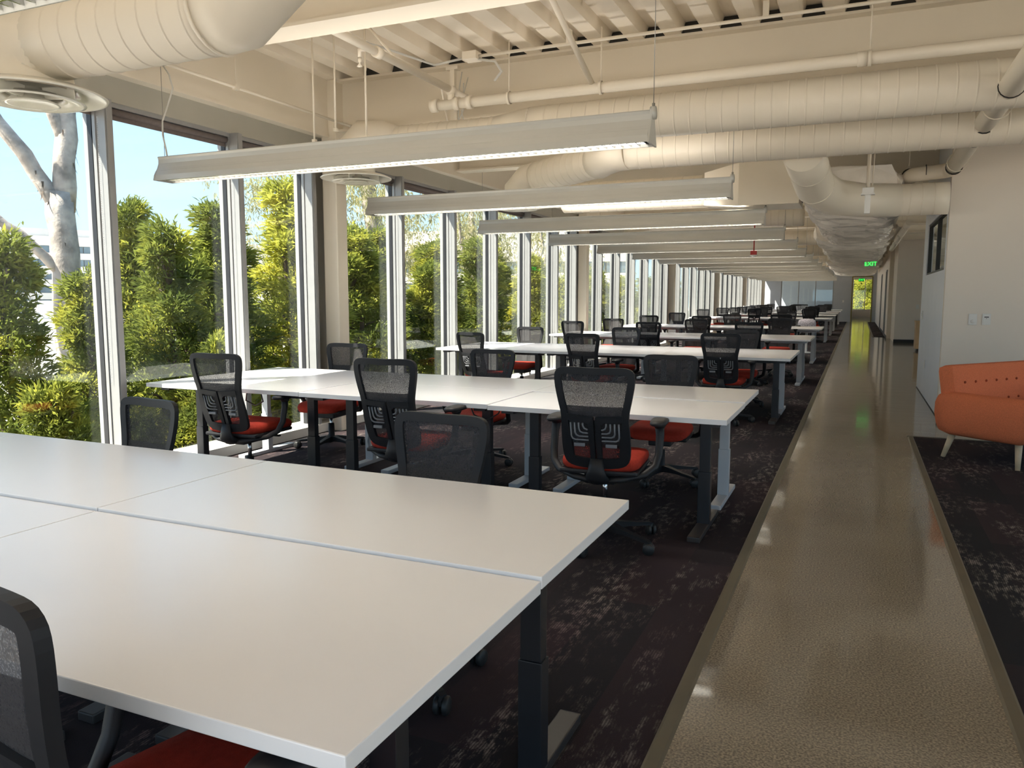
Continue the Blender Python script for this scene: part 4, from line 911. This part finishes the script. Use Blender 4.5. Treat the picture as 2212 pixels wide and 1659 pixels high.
# loose cables under the second row
for i, pts in enumerate(([(-4.05, 4.40, 0.69), (-4.08, 4.42, 0.62), (-4.00, 4.43, 0.585), (-3.93, 4.43, 0.62), (-3.96, 4.44, 0.69)], [(-2.35, 4.62, 0.685), (-2.30, 4.60, 0.60), (-2.20, 4.58, 0.57), (-2.12, 4.60, 0.62), (-2.10, 4.62, 0.685)])):
    cu = []
    for a in range(len(pts)-1):
        for s_ in range(4):
            q = s_/4; cu.append(tuple(pts[a][c_]*(1-q)+pts[a+1][c_]*q for c_ in range(3)))
    cu.append(pts[-1])
    tag(MB().sweep(cu, 0.005, 6).build('power_cable', BLK), 'black cable loop hanging under the second row desk, %s' % ('window end' if i == 0 else 'middle'), 'cable')

# ================================================================== OUTSIDE
GZ = -4.4
struct("ground", MB().box(-420, -5.6, -200, 420, GZ-0.5, GZ), ASPH, label="pale asphalt ground outside")
struct('ground_far', MB().box(-5.6, 400, 62, 420, GZ-0.5, GZ), ASPH, label='ground beyond the far end')
struct('ground_rear', MB().box(-5.6, 400, -200, 62, GZ-0.5, GZ), ASPH, label='ground under and behind the building')
struct('planting_bed', MB().box(-14.0, -6.2, -20, 70, GZ, GZ+0.12), SOIL, label='mulched planting bed along the facade')
rs = np.random.RandomState(11)
def leaf_mesh(name, m, cen, dirs, L, wd, nper, spread, rs):
    """sprigs of strap leaves; cen, dirs (n,3)"""
    n = len(cen); N_ = n*nper
    c = np.repeat(cen, nper, 0); d = np.repeat(dirs, nper, 0)
    rd = rs.normal(size=(N_, 3)); dd = d + rd*spread; dd /= np.linalg.norm(dd, axis=1, keepdims=True)
    sd_ = np.cross(dd, rs.normal(size=(N_, 3))); sd_ /= np.linalg.norm(sd_, axis=1, keepdims=True)+1e-9
    ln = (L*rs.uniform(0.6, 1.25, N_))[:, None]; w = wd*rs.uniform(0.7, 1.3, N_)[:, None]
    c = c + rs.normal(size=(N_, 3))*L*0.35
    v = np.stack([c-sd_*w*0.35, c+dd*ln*0.5-sd_*w*0.6+np.array([0, 0, 0.0]), c+dd*ln+np.array([0, 0, -0.12])*ln, c+dd*ln*0.5+sd_*w*0.6], 1).reshape(-1, 3)
    me = bpy.data.meshes.new(name); me.vertices.add(len(v)); me.vertices.foreach_set('co', v.ravel().astype(np.float32))
    me.loops.add(N_*4); me.loops.foreach_set('vertex_index', np.arange(N_*4, dtype=np.int32)); me.polygons.add(N_)
    me.polygons.foreach_set('loop_start', np.arange(0, N_*4, 4, dtype=np.int32)); me.polygons.foreach_set('loop_total', np.full(N_, 4, np.int32))
    me.update(calc_edges=True); me.materials.append(m); return me
def conifer(seed, H, R, nlobe, per, L=0.13, m=None, base=0.6):
    """upright dense evergreen: trunk, limbs, lobed crown of strap-leaf sprigs"""
    r = np.random.RandomState(seed); rr = random.Random(seed)
    tb = MB(); tp = [(0, 0, 0)]
    for i in range(1, 9): tp.append((rr.uniform(-.08, .08)*i*0.4, rr.uniform(-.08, .08)*i*0.4, H*0.93*i/8))
    tb.sweep(tp, [0.10*(1-i/9.5) for i in range(9)], 8)
    cen, dr = [], []
    for k in range(nlobe):
        h = base+(H*0.97-base)*((k+0.5)/nlobe); f = h/H
        rad = R*(1.0-0.88*max(0, (f-0.25)/0.75)**0.95)*(0.75 if f < 0.18 else 1)
        a = k*2.4+rr.uniform(-.5, .5); rho = rad*rr.uniform(0.35, 0.75)
        lc = np.array([rho*cos(a), rho*sin(a), h]); ls = np.array([0.62, 0.62, 0.75])*max(0.22, rad*0.62)*rr.uniform(0.8, 1.15)
        tb.sweep([(0, 0, max(0.3, h-0.5)), tuple(lc*0.6+np.array([0, 0, (h-0.15)*0.4])), tuple(lc)], [0.03, 0.02, 0.008], 5)
        q = r.normal(size=(per, 3)); q /= np.linalg.norm(q, axis=1, keepdims=True); q *= r.uniform(0.55, 1.0, per)[:, None]**0.6
        p = lc+q*ls; cen.append(p)
        ax = p.copy(); ax[:, 2] = 0; ax /= np.linalg.norm(ax, axis=1, keepdims=True)+1e-6
        dr.append(q*0.6+ax*0.5+np.array([0, 0, 0.55]))
    return tb.mesh('trunk', BARK2), leaf_mesh('foliage', m, np.concatenate(cen), np.concatenate(dr), L, L*0.17, 7, 0.55, r)
CON = [conifer(21, 6.6, 1.45, 40, 100, m=LEAF1), conifer(22, 7.0, 1.2, 40, 100, m=LEAF1), conifer(23, 6.9, 1.35, 40, 100, m=LEAF2), conifer(24, 5.4, 1.8, 40, 110, m=LEAF1)]
def tree(kind, x, y, h, rz, label, sxy=1.0):
    H0 = (6.6, 7.0, 6.9, 5.4)[kind]; s = h/H0
    t = thing('evergreen_tree', label, 'tree', (x, y, GZ+0.1), rz, 'evergreen trees outside the windows'); t.scale = (s*sxy, s*sxy, s)
    place('trunk', CON[kind][0], t); tag(place('foliage', CON[kind][1], t), None, None, None, 'stuff'); return t
TREES = [  # kind, x, y, top z, spin, width factor
 (3, -7.5, 5.35, 0.55, 1.0, 0.8), (0, -9.0, 5.95, 2.15, 0.3, 1.0), (3, -7.6, 6.5, 0.15, 3.1, 0.8), (1, -9.6, 7.5, 1.85, 1.2, 1.15), (1, -11.0, 9.4, 3.05, 2.0, 1.0), (0, -9.3, 8.6, 2.55, 4.0, 1.1),
 (1, -9.6, 9.9, 2.95, 5.0, 1.35), (3, -8.3, 8.4, 0.9, 2.2, 0.9), (2, -9.3, 11.5, 3.65, 1.0, 1.35), (3, -8.2, 10.6, 0.9, 0.5, 0.9), (0, -9.6, 13.6, 2.9, 2.6, 1.3), (1, -8.6, 15.0, 2.2, 1.9, 1.3), (1, -9.4, 16.9, 2.8, 0.4, 1.5),
 (0, -9.4, 19.3, 3.0, 3.3, 1.4), (2, -9.0, 21.8, 2.5, 5.2, 1.4), (2, -9.0, 24.8, 2.2, 0.9, 1.5), (0, -9.0, 28.0, 2.4, 1.7, 1.6), (2, -9.0, 32.0, 2.3, 2.9, 1.7), (0, -9.0, 36.5, 2.4, 3.8, 1.7), (1, -9.0, 41.0, 2.5, 4.4, 1.8)]
for i, (k, x, y, zt, rz, sw) in enumerate(TREES):
    tree(k, x, y, zt-GZ-0.1, rz, 'dense green evergreen tree outside, %s from the left along the windows' % ORD[i], sw)
for i, (x, y) in enumerate(((0.4, 73.0), (2.6, 75.0), (-1.9, 75.0), (1.2, 77.5), (-0.6, 78.0))):
    tree(2, x, y, 9.4, i*1.3, 'bright yellow green tree beyond the far passage window, %s' % ('centre', 'right', 'left', 'behind right', 'behind left')[i], 1.4)
for i, (x, y, zt) in enumerate(((-12.2, 15.2, 3.1), (-12.0, 18.2, 3.3), (-12.2, 21.6, 3.2), (-12.0, 25.5, 3.0), (-12.3, 30.0, 3.2), (-12.0, 35.0, 3.1), (-12.2, 12.6, 2.6))):
    t = tree((0, 1, 2, 0, 2, 1, 0)[i], x, y, zt-GZ-0.1, 0.7*i, 'taller evergreen tree in the second row outside, %s of seven' % ORD[i], 1.5)
# eucalyptus
def euc(label, base, pts_list, leaf_spots, seed, nleaf=70, ls=0.9):
    t = thing('eucalyptus_tree', label, 'tree', base)
    m = MB(); rr = random.Random(seed)
    for pts, rad in pts_list:
        q = []; rq = []
        for a in range(len(pts)-1):
            for s_ in range(4):
                f = s_/4; q.append(tuple(pts[a][c_]*(1-f)+pts[a+1][c_]*f+rr.uniform(-.025, .025) for c_ in range(3))); rq.append((rad[a]*(1-f)+rad[a+1]*f)*rr.uniform(0.95, 1.07))
        q.append(pts[-1]); rq.append(rad[-1]); m.sweep(q, rq, 14)
    m.build('trunk', BARK, t)
    b = MB()
    for pts, rad in pts_list[:3]:
        for k in range(26):
            a = rr.randrange(len(pts)-1); f = rr.random(); p = Vector(pts[a]).lerp(Vector(pts[a+1]), f); r_ = rad[a]*(1-f)+rad[a+1]*f; th = rr.uniform(0, 6.28)
            p = p+Vector((cos(th), sin(th), 0))*r_*0.98; l = rr.uniform(0.05, 0.22); w = rr.uniform(0.008, 0.022); o2 = Vector((cos(th), sin(th), 0))*rr.uniform(0.01, 0.06); tn = Vector((-sin(th), cos(th), 0))*w
            b.add([p-tn, p+tn, p+tn*0.6+o2*0.6-Vector((0, 0, l*0.6)), p-tn*0.8+o2*0.6-Vector((0, 0, l*0.6)), p+o2*1.5-Vector((0, 0, l))], [(0, 1, 2, 3), (3, 2, 4)])
    b.build('peeling_bark', BARK2, t)
    if leaf_spots:
        r = np.random.RandomState(seed); cen = []; dr = []
        for (x, y, z, s_) in leaf_spots:
            q = r.normal(size=(nleaf, 3))*np.array([s_, s_, s_*0.7])*0.5; cen.append(np.array([x, y, z])+q); dr.append(np.tile([0.1, 0, -0.9], (nleaf, 1)))
        tag(place('foliage', leaf_mesh('foliage', LEAF3, np.concatenate(cen), np.concatenate(dr), 0.17, 0.026, 6, 0.5, r), t), None, None, None, 'stuff')
euc('big pale forked eucalyptus trunk at the far left window', (-13.0, 9.75, GZ),
    [([(0, 0.12, 0), (0, 0.05, 3.5), (0, -0.05, 6.2), (-0.05, -0.02, 7.6)], [0.34, 0.28, 0.22, 0.235]),
     ([(-0.02, 0.0, 7.3), (0.05, 0.10, 9.0), (0.05, 0.18, 10.6), (0.1, 0.2, 13)], [0.20, 0.165, 0.15, 0.12]),
     ([(-0.05, -0.05, 7.25), (-0.3, -0.45, 8.2), (-0.8, -1.05, 9.3), (-1.4, -1.8, 10.8)], [0.15, 0.12, 0.11, 0.085]),
     ([(0.05, 0.05, 8.4), (-0.1, -0.25, 9.6), (-0.3, -0.6, 11.5)], [0.11, 0.10, 0.07]),
     ([(0.0, -0.12, 6.15), (-0.35, -0.62, 6.85), (-0.8, -1.15, 7.45), (-1.5, -2.0, 7.8)], [0.10, 0.075, 0.065, 0.05])], None, 5)
sp = []
r_ = random.Random(9)
for k in range(60): sp.append((r_.uniform(-3.5, 3.0), r_.uniform(-3.0, 6.0), r_.uniform(6.8, 11.5), r_.uniform(0.7, 1.3)))
euc('slim grey eucalyptus with hanging olive leaves right of the column', (-15.0, 22.3, GZ),
    [([(1.0, 0.9, 0), (0.7, 0.7, 4.0), (0.25, 0.35, 6.6), (0.0, 0.0, 9.0), (-0.1, -0.2, 13)], [0.40, 0.36, 0.30, 0.26, 0.20]),
     ([(0.45, 0.5, 5.9), (-0.5, -0.7, 8.0), (-1.2, -1.6, 10.5)], [0.2, 0.16, 0.10]),
     ([(0.0, 0.0, 9.4), (-1.0, -1.0, 9.7), (-2.2, -2.2, 9.9)], [0.1, 0.07, 0.04])], sp, 6)
sp2 = []
for k in range(46): sp2.append((r_.uniform(-3.0, 3.0), r_.uniform(-6, 8), r_.uniform(5.0, 11.5), r_.uniform(0.7, 1.4)))
euc('pale many branched eucalyptus farther along the windows', (-14.5, 35.5, GZ),
    [([(0, 0, 0), (0.1, 0.1, 4.2), (0, 0.0, 6.2), (-0.2, -0.5, 8.5), (-0.5, -1.2, 12)], [0.28, 0.22, 0.18, 0.14, 0.08]),
     ([(0.1, 0.1, 4.6), (0.2, 1.0, 7.0), (0.3, 1.4, 10)], [0.14, 0.10, 0.06]),
     ([(0, 0, 6.4), (0.2, 0.7, 8.2), (0.1, 0.4, 10.4)], [0.1, 0.08, 0.05])], sp2, 8)
sp3 = [(r_.uniform(-3.0, 3.0), r_.uniform(-7, 9), r_.uniform(4.0, 10.5), r_.uniform(0.8, 1.5)) for k in range(50)]
euc('leafy eucalyptus between the farther windows', (-14.0, 28.0, GZ), [([(0, 0, 0), (0.1, 0.2, 4.0), (-0.3, 0.5, 8.0), (-0.6, 1.0, 11)], [0.26, 0.2, 0.14, 0.06]), ([(0.1, 0.2, 4.0), (0.2, -0.9, 6.5), (0.2, -1.8, 9.5)], [0.14, 0.1, 0.05])], sp3, 12)

# distant office buildings, storeys built as bands with separate windows
def building(label, loc, rz, Wd, floors, fh, z0, m1, nwin, parapet=3.0, dep_=18.0):
    t = thing('office_building', label, 'building', loc, rz)
    for k in range(floors):
        z = z0+k*fh
        MB().box(-Wd/2, Wd/2, 0, dep_, z, z+fh*0.48).build('spandrel_band', m1, t)
        gl = MB().box(-Wd/2+0.3, Wd/2-0.3, 0.5, dep_-0.5, z+fh*0.48, z+fh).build('glazing_core', BASEB, t)
        ww = (Wd-1.0)/nwin; wm = MB().box(0.12, ww-0.12, 0.30, 0.42, z+fh*0.50, z+fh*0.98).mesh('window', BGLASS)
        for i in range(nwin): place('window', wm, t, (-Wd/2+0.5+i*ww, 0, 0))
    MB().box(-Wd/2, Wd/2, 0, dep_, z0+floors*fh, z0+floors*fh+parapet).build('parapet', m1, t)
    MB().box(-Wd/2*0.92, Wd/2*0.92, 3, dep_-2, z0+floors*fh+parapet, z0+floors*fh+parapet+2.6).build('roof_screen', STONE2, t)
    return t
b1 = building('white five storey office block behind the eucalyptus trunk', (-245.0, 190.0, GZ), radians(62), 120.0, 5, 4.5, 0.2, STONE, 26, 3.2)
o = place('address_number', text_mesh('121', 1.7, 0.03, BASEB), b1, (-14.7, -0.04, 10.3)); o.rotation_euler = (pi/2, 0, 0)
building('plain white low office block seen between the evergreen trees', (-118.0, 128.0, GZ), radians(45), 46.0, 2, 4.6, 0.0, STONE, 9, 5.0)
building('pale banded office block behind the farther windows', (-64.0, 140.0, GZ), radians(20), 50.0, 3, 4.2, 0.0, STONE, 12, 3.5)
# street lamps
for i, (px, py, h) in enumerate(((-70.0, 49.2, 8.3), (-66.0, 49.6, 7.0))):
    t = thing('street_lamp', 'white curved arm street lamp outside the left window, %s' % ('taller' if i == 0 else 'shorter'), 'street lamp', (px, py, GZ))
    MB().sweep([(0, 0, 0), (0, 0, h-1.5)], [0.12, 0.08], 10).build('pole', LAMPG, t)
    MB().sweep([(0, 0, h-1.5), (0.5, 0.6, h-0.5), (1.4, 1.7, h), (2.6, 3.2, h+0.1)], [0.08, 0.07, 0.06, 0.05], 8).build('arm', LAMPG, t)
    MB().box(2.3, 3.2, 2.9, 3.7, h-0.02, h+0.12, 0.05).build('lamp_head', LAMPG, t)
# monument sign
t = thing('monument_sign', 'white roadside sign with dark letter mark below the lamps', 'sign', (-191.0, 135.5, GZ), radians(55))
MB().box(-3.2, 3.2, -0.2, 0.2, 0, 4.6, 0.03).build('panel', WHITEP, t)
MB().box(-3.35, 3.35, -0.3, 0.3, -0.05, 0.12).build('plinth', STONE2, t)
o = place('lettering', text_mesh('H', 2.2, 0.01, BASEB), t, (-2.0, -0.22, 3.6)); o.rotation_euler = (pi/2, 0, 0)
# parked cars glimpsed through the leaves
def car(label, loc, rz, m):
    t = thing('parked_car', label, 'car', loc, rz)
    MB().prism([(-2.2, 0.35), (-2.15, 0.75), (-1.9, 0.9), (-1.2, 0.95), (0.9, 0.95), (1.9, 0.85), (2.2, 0.6), (2.2, 0.35)], 'y', -0.86, 0.86).build('body', m, t)
    MB().prism([(-1.5, 0.94), (-1.1, 1.40), (0.2, 1.45), (0.95, 0.94)], 'y', -0.74, 0.74).build('cabin', BGLASS, t)
    MB().prism([(-1.08, 1.39), (-1.0, 1.46), (0.15, 1.49), (0.25, 1.44)], 'y', -0.72, 0.72).build('roof', m, t)
    for x in (-1.35, 1.35):
        for s in (-1, 1): MB().lathe([(0, -0.11), (0.31, -0.11), (0.33, -0.07), (0.33, 0.07), (0.31, 0.11), (0, 0.11)], (x, s*0.78, 0.33), 18, 'y').build('wheel', BASEB, t)
car('red car parked outside beyond the left window trees', (-24.0, 15.5, GZ), radians(60), CARR)
car('white car parked outside beyond the left window trees', (-27.5, 12.0, GZ), radians(60), CARW)
car('second red car parked outside at the lower left', (-21.0, 9.0, GZ), radians(62), CARR)
